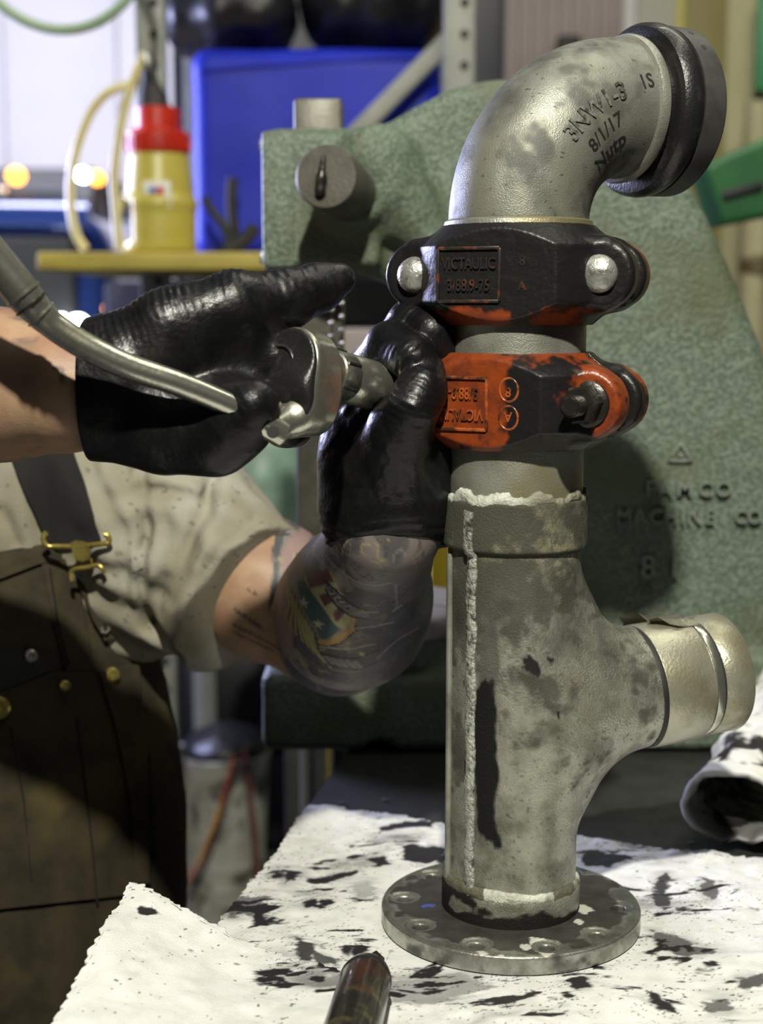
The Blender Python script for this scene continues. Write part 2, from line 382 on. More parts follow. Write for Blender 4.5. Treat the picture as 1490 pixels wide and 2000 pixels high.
# ================================================================ WORKBENCH
bench = thing('workbench', 'dark steel topped workbench under the white pads and the green press', 'workbench', (0.5, 1.0, 0))
bl0, bl1 = B(660, 1480), B(410, 1805)
dirb = (bl1 - bl0).normalized()
far = bl0 - dirb*0.30; near = bl0 + dirb*1.05
bm = bmesh.new()
top = [Vector((far.x, far.y, 0)), Vector((1.6, far.y, 0)), Vector((1.6, near.y, 0)), Vector((near.x + 0.02, near.y, 0))]
vt = [bm.verts.new((p.x, p.y, ZB)) for p in top]; vb = [bm.verts.new((p.x, p.y, ZB - 0.03)) for p in top]
bm.faces.new(vt[::-1]); bm.faces.new(vb)
for i in range(4): bm.faces.new((vt[i], vt[(i + 1) % 4], vb[(i + 1) % 4], vb[i]))
bm_obj('top', bm, M_bench, bench)
for x, y in ((0.12, 0.72), (0.12, 1.5), (1.5, 0.72), (1.5, 1.5)):
    box_obj('leg', (x, y, (ZB - 0.03)/2), (0.06, 0.06, ZB - 0.03), M_darkmetal, bench, 0.004)
box_obj('side_rail', (0.12, 1.11, ZB - 0.10), (0.03, 0.72, 0.08), M_darkmetal, bench, 0.004)
# little metal chips lying on the bench
for i, (x, y, L, a, lab) in enumerate(((668, 1568, .004, .3, 'tiny bright metal chip lying alone left on the dark bench'), (752, 1562, .005, .2, 'tiny pale metal sliver nearest the tee pipe on the dark bench'),
                                       (712, 1598, .011, .1, 'longest thin metal sliver beside the rear pad edge'), (1350, 1646, .006, .4, 'small bright metal chip on dark bench right of the tee pipe'))):
    p = B(x, y, 0.0015)
    o = box_obj('metal_chip', p, (L, 0.0016, 0.0016), M_zinc, None, 0.0004, Matrix.Rotation(a, 3, 'Z')); tag(o, lab, 'metal chip', 'metal chips on the bench')
# ---- absorbent pads (height-field sheets with their own thickness and smears)
def pad_sheet(name, corners, nu, nv, zfun, thick, paintfun, edge=0.003):
    c = [np.array(p) for p in corners]                      # back-left, back-right, front-right, front-left
    u = np.linspace(0, 1, nu)[None, :, None]; v = np.linspace(0, 1, nv)[:, None, None]
    p = (c[0]*(1 - u) + c[1]*u)*(1 - v) + (c[3]*(1 - u) + c[2]*u)*v
    u2 = u[..., 0] + 0*v[..., 0]; v2 = v[..., 0] + 0*u[..., 0]
    rag = edge*(fbm(p*np.array([1, 1, 0]), 260, 2) - 0.5)*2
    bdr = np.minimum(np.minimum(u2, 1 - u2), np.minimum(v2, 1 - v2))
    p[..., 0] += rag*(bdr < 0.012); p[..., 1] += rag*(bdr < 0.012)
    p[..., 2] = ZB + zfun(p, u2, v2)
    top = p.reshape(-1, 3); bot = top.copy(); bot[:, 2] -= thick
    i = np.arange(nu*nv).reshape(nv, nu); a, b, d, e = i[:-1, :-1].ravel(), i[:-1, 1:].ravel(), i[1:, 1:].ravel(), i[1:, :-1].ravel()
    q = np.stack([e, d, b, a], 1); n = nu*nv; qb = q[:, ::-1] + n
    loop = np.concatenate([i[0, :], i[1:, -1], i[-1, -2::-1], i[-2:0:-1, 0]]); l2 = np.roll(loop, -1)
    side = np.stack([loop, l2, l2 + n, loop + n], 1)
    pc = paintfun(top); return raw_obj(name, np.concatenate([top, bot]), np.concatenate([q, qb, side]), M_pad, None, np.concatenate([pc, pc]))
STROKES = [([(745, 1632), (800, 1622), (850, 1618), (845, 1630), (780, 1640), (735, 1645)], 1), ([(790, 1668), (868, 1665), (868, 1695), (830, 1704), (780, 1692)], 1), ([(545, 1706), (590, 1712), (582, 1732), (556, 1736)], 1), ([(600, 1728), (650, 1722), (702, 1710), (692, 1724), (640, 1737), (605, 1740)], 1),
           ([(588, 1781), (615, 1779), (620, 1791), (600, 1795)], 1), ([(625, 1779), (652, 1777), (648, 1789), (630, 1791)], 1), ([(420, 1792), (470, 1765), (525, 1770), (500, 1802), (450, 1812)], .8), ([(1130, 1678), (1160, 1673), (1235, 1690), (1190, 1708), (1140, 1704)], 1),
           ([(1275, 1740), (1302, 1722), (1312, 1750), (1300, 1788), (1275, 1788)], .95), ([(1370, 1732), (1402, 1738), (1396, 1772), (1368, 1762)], .85), ([(1270, 1832), (1320, 1848), (1402, 1880), (1340, 1887), (1285, 1866)], .85), ([(1108, 1930), (1140, 1923), (1152, 1946), (1122, 1957)], 1),
           ([(1262, 1956), (1312, 1980), (1316, 1992), (1285, 1988)], 1), ([(760, 1935), (900, 1918), (965, 1945), (850, 1985), (765, 1982)], .55), ([(1310, 1658), (1392, 1668), (1382, 1686), (1330, 1676)], .9), ([(575, 1858), (612, 1870), (602, 1912), (583, 1902)], .95), ([(610, 1888), (672, 1893), (662, 1916), (622, 1908)], .9),
           ([(1440, 1930), (1490, 1925), (1500, 1940), (1450, 1950)], .9), ([(1370, 1970), (1420, 1965), (1430, 1990), (1380, 1995)], .8), ([(720, 1690), (750, 1684), (770, 1700), (730, 1706)], 1), ([(690, 1745), (720, 1735), (735, 1760), (700, 1775)], .45)]
def pad_paint(zones, base=0.0):
    zs = [(B(x, y), r, s) for x, y, r, s in zones]; strokes = [([(B(x, y).x, B(x, y).y) for x, y in pl], sA) for pl, sA in STROKES]
    def fn(v):
        w_ = np.full(len(v), base)
        for c, r, s in zs:
            w_ = np.maximum(w_, s*np.exp(-(((v[:, 0] - c.x)/r)**2 + ((v[:, 1] - c.y)/(r*0.8))**2)))
        q = v.copy(); ang = fbm(q, 7, 2)*5; st = np.stack([q[:, 0]*1.0 + 0.3*q[:, 1], q[:, 1]*2.2 - .4*q[:, 0] + 0.02*np.sin(ang*3), q[:, 2]*0], 1)
        warp = st + 0.02*np.stack([fbm(q, 30, 2), fbm(q, 30, 2, 9), 0*q[:, 0]], 1)
        n1 = fbm(warp, 42, 4); n2 = fbm(warp, 95, 3, 31); hair = np.abs(fbm(st*np.array([0.6, 1.3, 0]) + 0.03*fbm(q, 22, 2)[:, None], 60, 3, 77) - 0.5)
        a = sstep(0.60, 0.66, n1*0.62 + n2*0.2 + 0.36*w_)
        a = np.maximum(a, (sstep(0.010, 0.003, hair)*sstep(0.15, 0.45, w_ + 0.2*n1))*0.9)
        smear = sstep(0.50, 0.75, fbm(warp, 18, 3, 5)*0.7 + 0.45*w_)*0.72
        a = np.maximum(a, smear*sstep(0.3, 0.7, n2 + 0.2))
        for pl, sA in strokes:
            d = polysd(q[:, 0], q[:, 1], pl) + .012*(fbm(warp, 70, 4, 13) - .5) + .005*(fbm(q, 260, 2, 4) - .5); a = np.maximum(a, sstep(.0016, -.0016, d)*sA); a = np.maximum(a, sstep(.012, -.004, d)*.40*sstep(.35, .6, n2))
        spk = sstep(0.80, 0.84, fbm(q, 330, 2, 3)); a = np.maximum(a, spk*0.8)
        col = np.zeros((len(v), 4)); col[:, :3] = np.array([0.016, 0.015, 0.017]); col[:, 3] = np.clip(a, 0, 1); return col
    return fn
def z_main(p, u, v):
    n = fbm(p*np.array([1, 1, 0]), 9, 3) - 0.5; n2 = fbm(p*np.array([1, 1, 0]), 55, 2) - 0.5
    d = np.sqrt((p[..., 0] - 0.0865)**2 + (p[..., 1] - 0.98)**2)
    return 0.0055 + np.maximum(0.012*np.maximum(n, -0.25) + 0.0050*n2 + 0.0015, -.0008)*sstep(0.085, 0.15, d)
zones_main = [(760, 1660, .035, .60), (700, 1690, .05, .45), (620, 1780, .05, .42), (560, 1720, .02, .55), (470, 1790, .04, .75), (850, 1690, .03, .7), (1240, 1670, .05, .42), (1290, 1770, .05, .62), (1180, 1760, .03, .5), (1330, 1680, .03, .5),
              (900, 1950, .06, .62), (780, 1940, .05, .6), (1080, 1920, .04, .42), (1330, 1960, .05, .48), (1280, 1870, .05, .4), (640, 1860, .05, .5), (1010, 1975, .06, .45)]
pad = pad_sheet('absorbent_pad', [B(604, 1592), B(1760, 1722), B(2300, 2500), B(-110, 2500)], 520, 420, z_main, 0.004, pad_paint(zones_main, 0.12), 0.004)
tag(pad, 'large white absorbent pad with black oil smears, lying flat under the flanged pipe', 'absorbent pad')
def z_near(p, u, v):
    n = fbm(p*np.array([1, 1, 0]), 12, 3, 4) - 0.5; n2 = fbm(p*np.array([1, 1, 0]), 60, 2, 8) - 0.5
    return 0.0180 + 0.024*np.exp(-(u/0.38)**2)*np.exp(-(v/0.75)**2) + 0.017*n*sstep(0, .2, v) + 0.0028*n2 + 0.004*np.exp(-(v/0.05)**2)*(1 - u)
pad2 = pad_sheet('absorbent_pad', [B(255, 1752, .036), B(700, 1905, .017), B(760, 2500, .01), B(-90, 2330, .02)], 300, 300, z_near, 0.004,
                 pad_paint([(560, 1850, .02, .75), (600, 1870, .025, .7), (285, 1895, .008, .9), (620, 1960, .04, .55), (400, 1790, .03, .30), (300, 1770, .03, .25), (460, 1830, .03, .3)], 0.05), 0.003)
tag(pad2, 'creased white absorbent pad with its raised corner overhanging the near left bench edge', 'absorbent pad')
# ================================================================ PIPE FITTING
AX, AY = 0.0868, 0.98
def zat(py): return P(745, py, AY).z
pipe = thing('pipe_fitting', 'grey cast pipe fitting with elbow, two grooved couplings and branch on a round flange', 'pipe fitting', (AX, AY, ZB))
ZF = ZB + 0.006                                              # flange underside sits on the pad
def paint_blank(v): return np.zeros((len(v), 4))
def lay(c, a, rgb):
    a = np.clip(a, 0, 1)[:, None]; c[:, :3] = np.where(a > c[:, 3:4], rgb, c[:, :3]); c[:, 3:4] = np.maximum(c[:, 3:4], a)
def blob(v, pts, Y, amp=0.004, soft=0.0012, sc=120, front=True, stretch=(1, 1, 1)):
    """mark with an irregular edge, outlined on the object's own front face"""
    pl = [(P(x, y, Y).x, P(x, y, Y).z) for x, y in pts]
    d = polysd(v[:, 0], v[:, 2], pl) + amp*2*(fbm(v*np.array(stretch), sc, 4) - 0.5)
    m = sstep(soft, -soft, d)
    return m*(v[:, 1] < AY + 0.01) if front else m
# flange
fl = Field((AX - .1, AY - .1, ZF - .006), (AX + .1, AY + .1, ZF + .024), 0.0011)
fl.cyl((AX, AY, ZF), (AX, AY, ZF + .0125), .0868, .0015)
for px, py in ((790, 1752), (797, 1812), (910, 1869), (1088, 1872), (1192, 1832), (1165, 1768), (900, 1728), (1060, 1730)):
    d = B(px, py, .0185); a = math.atan2(d.y - AY, d.x - AX); hx, hy = AX + .0718*math.cos(a), AY + .0718*math.sin(a)
    fl.cyl((hx, hy, ZF + .0112), (hx, hy, ZF + .03), .0095, 0, 0, True); fl.cyl((hx, hy, ZF - .01), (hx, hy, ZF + .02), .0052, 0, 0, True)
def lay2_(c, a): c[:, 3] *= (1 - a)
def p_flange(v):
    c = paint_blank(v); r = np.hypot(v[:, 0] - AX, v[:, 1] - AY)
    lay(c, 0.92*sstep(0.45, 0.58, fbm(v, 45, 4) + 0.36*sstep(.080, .062, r) - .14*sstep(.081, .085, r)), (0.020, 0.018, 0.016))
    for px, py in ((797, 1812), (910, 1869), (1088, 1872), (1192, 1832), (790, 1752)):
        q = B(px, py, .0185); a = math.atan2(q.y - AY, q.x - AX); rr = np.hypot(v[:, 0] - AX - .0718*math.cos(a), v[:, 1] - AY - .0718*math.sin(a)); lay2_(c, (rr < .0105)*.8)
    top_ = (v[:, 2] > ZF + .0118)
    for x, y, rr in ((1050, 1838, .006), (1060, 1856, .006), (1030, 1850, .004), (1140, 1775, .006), (1130, 1800, .004), (940, 1862, .004), (980, 1868, .003)):
        q = B(x, y, .0185); lay(c, sstep(.001, -.001, np.hypot(v[:, 0] - q.x, (v[:, 1] - q.y)*.7) - rr + .007*(fbm(v, 160, 3) - .45))*top_, (0.55, 0.55, 0.48))
    q = B(838, 1768, .0185); lay(c, sstep(.001, -.001, np.hypot(v[:, 0] - q.x, v[:, 1] - q.y) - .0045 + .008*(fbm(v, 200, 3) - .5)), (0.07, 0.09, 0.34))
    return c
fobj('flange', fl, M_steel, pipe, p_flange)
ZC0, ZC1 = ZF + .0125, zat(1706)
lathe_obj('base_collar', [(0, -.002), (.0462, -.002), *[(.0462, (ZC1 - ZC0 - .004)*k/14) for k in range(1, 15)], (.0452, ZC1 - ZC0 - .001), (.043, ZC1 - ZC0)], (AX, AY, ZC0), M_alu, pipe, n=128)
# tee: straight run plus swept branch
ZT1 = zat(945); ZB0, ZB1 = zat(1062), zat(967)
bd = Vector((0.925, 0.34, 0.075)).normalized(); bc = Vector((AX, AY, zat(1385)))
RT = .0432
te = Field((AX - .06, AY - .065, ZC0 - .004), (AX + .13, AY + .11, ZB1 + .004), 0.00125)
te.mext = .06; te.cyl((AX, AY, ZC0), (AX, AY, ZB1 - .004), RT)
te.cap(bc + bd*.028 + Vector((0, 0, -.055)), bc + bd*.028 + Vector((0, 0, .062)), .024, .024, .02); te.cap(bc + bd*0.050, bc + bd*0.108, .0412, .0412, 0.046)
pass
te.cyl((AX, AY, ZB0), (AX, AY, ZB1), .0468, .0015)
te.disp(lambda p: 0.0007*(fbm(p, 45, 3) - 0.5))
def p_tee(v):
    c = paint_blank(v)
    grime = sstep(0.47, 0.66, fbm(v, 34, 4, 2)*0.62 + fbm(v, 150, 4)*0.38 + 0.17*sstep(zat(1330), zat(1150), v[:, 2]) - 0.12*sstep(zat(1400), zat(1600), v[:, 2]))
    lay(c, grime*0.85, (0.032, 0.031, 0.024)); lay(c, sstep(.72, .76, fbm(v, 420, 3, 4) + .1*(v[:, 2] > zat(1330)))*.7, (.02, .02, .016))
    lay(c, blob(v, [(915, 1340), (950, 1290), (978, 1400), (968, 1500), (962, 1560), (978, 1640), (962, 1655), (930, 1600), (915, 1500)], AY - .03, .012, .002, 90, True, (1, 1, .35)), (0.004, 0.004, 0.004))
    lay(c, blob(v, [(922, 1120), (980, 1130), (985, 1340), (925, 1360)], AY - .03, .012, .004, 70, True, (1, 1, .4))*.85, (0.05, 0.05, 0.045))
    for q in ([(1010, 1275), (1055, 1285), (1050, 1315), (1018, 1300)], [(1078, 1375), (1098, 1385), (1092, 1405), (1080, 1395)], [(1215, 1240), (1232, 1248), (1220, 1254)], [(1225, 1340), (1240, 1352), (1230, 1362)], [(1068, 1285), (1082, 1290), (1075, 1300)]):
        lay(c, blob(v, q, AY - .04, .006, .0012, 200), (0.012, 0.012, 0.011))
    lay(c, blob(v, [(985, 1000), (1150, 985), (1140, 1110), (1060, 1200), (1000, 1140)], AY - .03, .02, .01, 60)*.6*sstep(.4, .6, fbm(v, 60, 3)), (0.20, 0.18, 0.09))
    lay(c, sstep(.004, .0, np.abs(v[:, 2] - ZB0 + .001))*.9, (0.01, 0.01, 0.01))
    return c
tee = fobj('tee_body', te, M_alu, pipe, p_tee)
# rough vertical weld seam on the left of the run
sa = math.radians(-133); sv = []
for i in range(110):
    t = i/109; z = ZC1 - .006 + t*(zat(985) - ZC1 + .006)
    a = sa + 0.010*math.sin(i*.35) + 0.006*random.uniform(-1, 1); r = RT + .0004 + (.0036 if z > ZB0 else 0)
    sv.append((AX + r*math.cos(a), AY + r*math.sin(a), z))
M_seam = mat('rough weld', (0.40, 0.41, 0.36), (0.06, 0.06, 0.05), 0.45, 0.3, 150, 0.46, 0.66, 1.0, 420)
tube_obj('weld_seam', sv, [.0036 + .0006*random.random() for _ in sv], M_seam, pipe, 10, .5, (-math.sin(sa), math.cos(sa), 0))
# smooth outside rib on the far left of the run
tube_obj('side_rib', [(AX - .0425, AY - .012, zat(1700)), (AX - .0425, AY - .012, zat(1075))], .0024, M_aluplain, pipe, 8)
# branch end: torn band, groove rings, spigot
def ring(name, s0, s1, r, m, n=72, rd=.0008):
    return lathe_obj(name, [(r - .003, s0), (r - rd*.3, s0), (r, s0 + rd), (r, s1 - rd), (r - rd*.3, s1), (r - .003, s1)], bc, m, pipe, bd, n)
M_band = mat('tin band', (0.44, 0.43, 0.33), (0.27, 0.25, 0.16), 0.32, 0.6, 30, 0.35, 0.7, 0.2, 500, rvar=.15)
ring('branch_band', .094, .130, .0424, M_band); ring('band_shadow_ring', .0905, .095, .0419, M_black); ring('branch_ring', .132, .1375, .0412, M_chrome)  # the black ring stands in for shadow at the band's edge
ring('branch_groove', .1365, .1415, .0398, M_black)
lathe_obj('branch_spigot', [(.0395, .095), (.0395, .139), (.0412, .1415), (.0412, .1600), (.0405, .161), (.0375, .161), (.0375, .11), (0, .11)], bc, M_band, pipe, bd, 64)
bm = bmesh.new(); up = Vector((0, 0, 1)); sd = bd.cross(up).normalized(); pv = []
for i in range(14):
    a = -0.75 + i*0.085; row = []
    for s_ in (.088 + .006*math.sin(i*1.1), .100, .112 + .004*math.cos(i*2.3)):
        r = .0422 + .0035*abs(math.sin(i*0.9 + s_*200)) + (.004 if s_ < .09 else 0)
        row.append(bm.verts.new(bc + bd*(s_ + i*.0016) + (up*math.cos(a) + sd*math.sin(a))*r))
    pv.append(row)
for a, b in zip(pv[:-1], pv[1:]):
    for k in range(2): bm.faces.new((a[k], a[k + 1], b[k + 1], b[k]))
bmesh.ops.solidify(bm, geom=bm.faces[:], thickness=.001); bm_obj('torn_band_flap', bm, M_band, pipe, True, 40)
# nipples and sealant bead
lathe_obj('pipe_nipple', [(.0425, 0), (.0438, .001), (.0438, zat(860) - ZB1 + .004), (.0425, zat(860) - ZB1 + .005)], (AX, AY, ZB1 - .002), M_aluplain, pipe, n=64)
lathe_obj('pipe_nipple', [(.0425, 0), (.0440, .001), (.0440, .05), (.0425, .05)], (AX, AY, zat(705)), M_aluplain, pipe, n=64)
sb = Field((AX - .056, AY - .056, ZB1 - .012), (AX + .056, AY + .056, ZB1 + .016), .0011)
for i in range(72):
    a = 2*math.pi*i/72; z = ZB1 + .001 + .0022*math.sin(i*.9) + .0012*math.sin(i*2.7)
    wd = .0042 if -2.7 < math.atan2(math.sin(a), math.cos(a)) < -1.25 else .0028
    sb.ell((AX + .0444*math.cos(a), AY + .0444*math.sin(a), z), (.0020, .0020, wd*1.15), .004)
sb.disp(lambda p: .0020*(fbm(p, 170, 4) - .50))
def p_seal(v):
    c = paint_blank(v); a = np.arctan2(v[:, 1] - AY, v[:, 0] - AX); lay(c, sstep(-1.75, -1.45, a + .25*(fbm(v, 60, 2) - .5))*.85 + sstep(-2.75, -2.9, a)*.7, (.17, .16, .10)); return c
fobj('sealant_bead', sb, M_seal, pipe, p_seal)
cbead = Field((AX - .056, AY - .056, ZC1 - .012), (AX + .056, AY + .056, ZC1 + .01), .0011)
for i in range(150):
    a = 2*math.pi*i/150; z = ZC1 + .0005 - .003*sstep(-1.9, -1.2, math.atan2(math.sin(a), math.cos(a)))
    cbead.ell((AX + .0436*math.cos(a), AY + .0436*math.sin(a), z), (.0016, .0016, .0034), .003)
cbead.disp(lambda p: .0016*(fbm(p, 240, 3) - .5))
def p_seal2(v):
    c = paint_blank(v); a = np.arctan2(v[:, 1] - AY, v[:, 0] - AX); lay(c, sstep(.45, .6, fbm(v, 50, 3) + .25*(a > -1.0) + .5*(a < -2.05))*.95, (.10, .095, .06)); return c
fobj('sealant_bead', cbead, M_seal, pipe, p_seal2)
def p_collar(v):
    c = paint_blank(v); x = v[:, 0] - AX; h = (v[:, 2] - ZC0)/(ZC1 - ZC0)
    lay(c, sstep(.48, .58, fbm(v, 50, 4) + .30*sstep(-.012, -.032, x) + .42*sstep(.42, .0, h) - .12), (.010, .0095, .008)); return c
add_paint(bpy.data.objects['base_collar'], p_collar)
# ---------------------------------------------------------------- grooved couplings
def coupling(name, zc, alpha, paint_front, paint_rear, upside, nut, zh):
    e = Vector((math.cos(alpha), -math.sin(alpha), 0)); b = Vector((math.sin(alpha), math.cos(alpha), 0)); C = Vector((AX, AY, zc))
    W = lambda u, w_, z=0.0: C + e*u + b*w_ + Vector((0, 0, z))
    ex, ey, bx, by = e.x, e.y, b.x, b.y; R, Rt, EU, FL = .063, .0475, .0585, .051
    halves = []
    for sgn, pf in ((-1, paint_front), (1, paint_rear)):
        f = Field((AX - .105, AY - .105, zc - zh - .005), (AX + .105, AY + .105, zc + zh + .005), .00115)
        def body(X, Y, Z):
            x, y, z = X - AX, Y - AY, np.abs(Z - zc); r = np.sqrt(x*x + y*y); wv = (x*bx + y*by)*sgn
            k = (R - Rt)/(zh - .017)
            d = np.maximum(np.maximum(r - R, z - zh), (r + k*z - (R + k*.017))/math.sqrt(1 + k*k))
            d = np.maximum(d, wv - FL); return d - .0008
        f.op(body, (AX - R, AY - R, zc - zh), (AX + R, AY + R, zc + zh), 0)
        for s_ in (-1, 1):
            f.cyl(W(s_*EU, sgn*.0085), W(s_*EU, sgn*.029), .0215, .004, .006)
            rot = Matrix.Rotation(-alpha, 4, 'Z'); f.box(W(s_*.048, sgn*.019), (.016, .0105, .0212), .004, .006, rot)
        f.cyl((AX, AY, zc - .1), (AX, AY, zc + .1), .0446, 0, 0, True)
        f.half(W(0, sgn*.0015), b*(-sgn)) if True else None
        for s_ in (-1, 1): f.cyl(W(s_*EU, -.05), W(s_*EU, .05), .0068, 0, 0, True)
        f.disp(lambda p: .0006*(fbm(p, 170, 3) - .5))
        halves.append(fobj('coupling' if sgn < 0 else 'housing_half', f, M_coupling, pipe if sgn < 0 else halves[0], lambda v, pf=pf: pf(v, W, e, b, C)))
    cnode = halves[0]; cnode['label'] = name
    # raised label frame, lettering and marks on the flat front face
    nf = -b; yo = -FL - .0006; fr = bmesh.new(); rot = Matrix((e, b, Vector((0, 0, 1)))).transposed()
    u0, u1, z0, z1 = (-.0365, .0025, -.0165, .0155)
    for cu, cz, su, sz in (((u0 + u1)/2, z1, u1 - u0, .0022), ((u0 + u1)/2, z0, u1 - u0, .0022), (u0, (z0 + z1)/2, .002, z1 - z0), (u1, (z0 + z1)/2, .002, z1 - z0)):
        add_box(fr, W(cu, yo - .0003, cz), (su, .0032, sz), .0007, rot)
    pm = M_letter_dark if not upside else M_letter_orange
    bm_obj('label_frame', fr, pm, halves[0], True, 40)
    sgn = -1 if upside else 1
    for txt, zz, sz in (('VICTAULIC', .0066, .0098), ('3/88.9-75', -.0066, .0102)):
        text_flat('raised_lettering', txt, sz, .0026, W(-.017, yo - .0002, zz*sgn - .0005), e*sgn, Vector((0, 0, sgn)), pm, halves[0], .70)
    for txt, zz in (('8', .0075), ('A', -.0075)):
        text_flat('raised_lettering', txt, .0085, .002, W(.0165, yo + .0004, zz), e*sgn, Vector((0, 0, sgn)), pm, halves[0], 1.0)
    if upside:
        for zz in (.0085, -.0085):
            bm = bmesh.new(); pts = [W(.0168 + .0062*math.cos(t), yo + .0002, zz + .0072*math.sin(t)) for t in [2*math.pi*i/20 for i in range(21)]]
            add_tube(bm, pts, .0009, 6, False); bm_obj('raised_ring', bm, pm, halves[0], True)
    # bolts
    for s_ in (1, -1):
        c0 = W(s_*EU, 0)
        if nut and s_ > 0:
            bm = bmesh.new(); add_lathe(bm, [(0, -.058), (.0052, -.058), (.0062, -.0565), (.0062, .052), (0, .052)], c0, b, 20); bo = bm_obj('bolt', bm, M_darkmetal, cnode, True, 35)
            bm = bmesh.new()
            for i in range(9): 
                pts = [c0 + b*(-.0565 + i*.0014) + (e*math.cos(t) + Vector((0, 0, 1))*math.sin(t))*.0062 for t in [2*math.pi*k/18 for k in range(19)]]; add_tube(bm, pts, .0005, 5, False)
            bm_obj('thread', bm, M_darkmetal, cnode, True)
            lathe_obj('nut', [(.006, -.0315), (.0125, -.0315), (.0125, -.0405), (.0108, -.0425), (.006, -.0425)], c0, M_darkmetal, cnode, b, 6, False, spin=.4)
            lathe_obj('nut_flange', [(.006, -.029), (.0150, -.029), (.0146, -.0312), (.012, -.033), (.006, -.033)], c0, M_darkmetal, cnode, b, 32)
        else:
            lathe_obj('bolt', [(0, -.0385), (.0045, -.0380), (.0085, -.0362), (.0112, -.0335), (.0118, -.0305), (.0115, -.0285), (.0062, -.0285), (.0062, .045), (0, .045)], c0, M_zinc, cnode, b, 28)
            lathe_obj('nut', [(.006, .0295), (.0118, .0295), (.0118, .039), (.006, .039)], c0, M_zinc, cnode, b, 6, False)
    return W
M_letter_dark = mat('dark raised letters', (0.022, 0.020, 0.018), (0.16, 0.045, 0.015), 0.3, 0.0, 130, 0.5, 0.68, coat=.2)
M_letter_orange = mat('worn orange letters', (0.38, 0.085, 0.02), (0.06, 0.025, 0.012), 0.28, 0.0, 130, 0.42, 0.62, coat=.2)
def black_coat(v, bias, zc, zlow=None):
    c = paint_blank(v); n = fbm(v, 45, 4)*.7 + fbm(v, 170, 3)*.3
    a = sstep(.42, .52, n + bias(v)); lay(c, a, (0.011, 0.010, 0.010)); return c
zu, zl = zat(538), zat(779); HU, HL = (zat(442) - zat(630))/2, (zat(690) - zat(869))/2
def pu_front(v, W, e, b, C):
    t = v - np.array(C); u = t @ np.array(e)
    c = black_coat(v, lambda v: .35 - .42*sstep(-.012, -.026, t[:, 2]) - .1*(np.abs(t[:, 2]) < .012)*(u < .01)*(u > -.03), zu)
    return c
def pu_rear(v, W, e, b, C):
    t = v - np.array(C); u = t @ np.array(e); wv = t @ np.array(b)
    return black_coat(v, lambda v: -.02 + .35*sstep(.02, .008, wv) + .15*sstep(-.01, -.02, t[:, 2]), zu)
def pl_front(v, W, e, b, C):
    t = v - np.array(C); u = t @ np.array(e)
    n = -.16 + .45*np.exp(-((u - .030)/.013)**2)*sstep(.03, .0, t[:, 2]) + .4*np.exp(-((u - .055)/.012)**2)*np.exp(-((t[:, 2] + .018)/.018)**2) + .25*np.exp(-((u - .046)/.010)**2)*np.exp(-((t[:, 2] - .02)/.01)**2) + .12*sstep(-.02, -.03, t[:, 2])
    return black_coat(v, lambda v: n, zl)
def pl_rear(v, W, e, b, C):
    t = v - np.array(C); wv = t @ np.array(b)
    return black_coat(v, lambda v: -.08 + .3*sstep(.022, .010, wv) + .2*sstep(-.005, -.02, t[:, 2]), zl)
WU = coupling('upper black-grimed orange coupling under the elbow', zu, math.radians(20), pu_front, pu_rear, False, False, HU)
WL = coupling('lower orange coupling with dark nut beside the gloved hand', zl, math.radians(28), pl_front, pl_rear, True, True, HL)
# ---------------------------------------------------------------- elbow
RE, RB = .0444, .0755; ea = Vector((0.875, 0.484, 0)).normalized(); ZE = zat(437)
def elbow_pt(t, phi, dr=0.0):
    """t along the sweep: 0 at the coupling, 1 at the end of the bend; phi around (0 = outside of bend, +90 deg = towards the camera side)"""
    Cc = Vector((AX, AY, ZE)) + ea*RB; sd = ea.cross(Vector((0, 0, 1)))
    if t <= 1: a = t*math.pi/2; rd = -ea*math.cos(a) + Vector((0, 0, 1))*math.sin(a); base = Cc + rd*RB
    else: rd = Vector((0, 0, 1)); base = Cc + rd*RB + ea*((t - 1)*RB*math.pi/2)
    return base + (rd*math.cos(phi) + sd*math.sin(phi))*(RE + dr)
nt_, npf = 190, 230; v = []
TE = 1.05
for i in range(nt_):
    t = -0.03 + (TE + .03)*i/(nt_ - 1)
    for k in range(npf): 
        p = elbow_pt(max(t, 0), 2*math.pi*k/npf)
        if t < 0: p = p + Vector((0, 0, t*.4))
        v.append(p)
v = np.array([tuple(p) for p in v]); i = np.arange(nt_*npf).reshape(nt_, npf); j = np.roll(i, -1, 1)
q = np.stack([i[:-1].ravel(), j[:-1].ravel(), j[1:].ravel(), i[1:].ravel()], 1)
cen = np.array(Vector((AX, AY, ZE)) + ea*RB)
def p_elbow(v):
    c = paint_blank(v)
    lay(c, sstep(.50, .70, fbm(v, 28, 4, 6)*.6 + fbm(v, 110, 4)*.4 + .10*sstep(zat(250), zat(120), v[:, 2]))*.75, (0.040, 0.040, 0.034))
    lay(c, sstep(.74, .78, fbm(v, 300, 3, 11))*.9, (0.012, 0.012, 0.012))
    lay(c, sstep(.003, 0, np.abs(v[:, 2] - ZE - .001))*.6, (0.02, 0.02, 0.02)); return c
elbow = raw_obj('elbow', v, q, M_elbow, pipe, p_elbow(v))
lathe_obj('elbow_lip', [(.043, -.006), (.0462, -.005), (.0475, -.002), (.0468, .001), (.0445, .0022)], (AX, AY, ZE), M_aluplain, pipe, n=64)
eo = Vector((AX, AY, ZE)) + ea*RB + Vector((0, 0, RB)); L0 = .05*RB*math.pi/2
lathe_obj('end_rim', [(.0445, L0 - .006), (.0465, L0 - .005), (.0475, L0 - .002), (.0470, L0 + .001), (.0440, L0 + .003)], eo, M_aluplain, pipe, ea, 72)
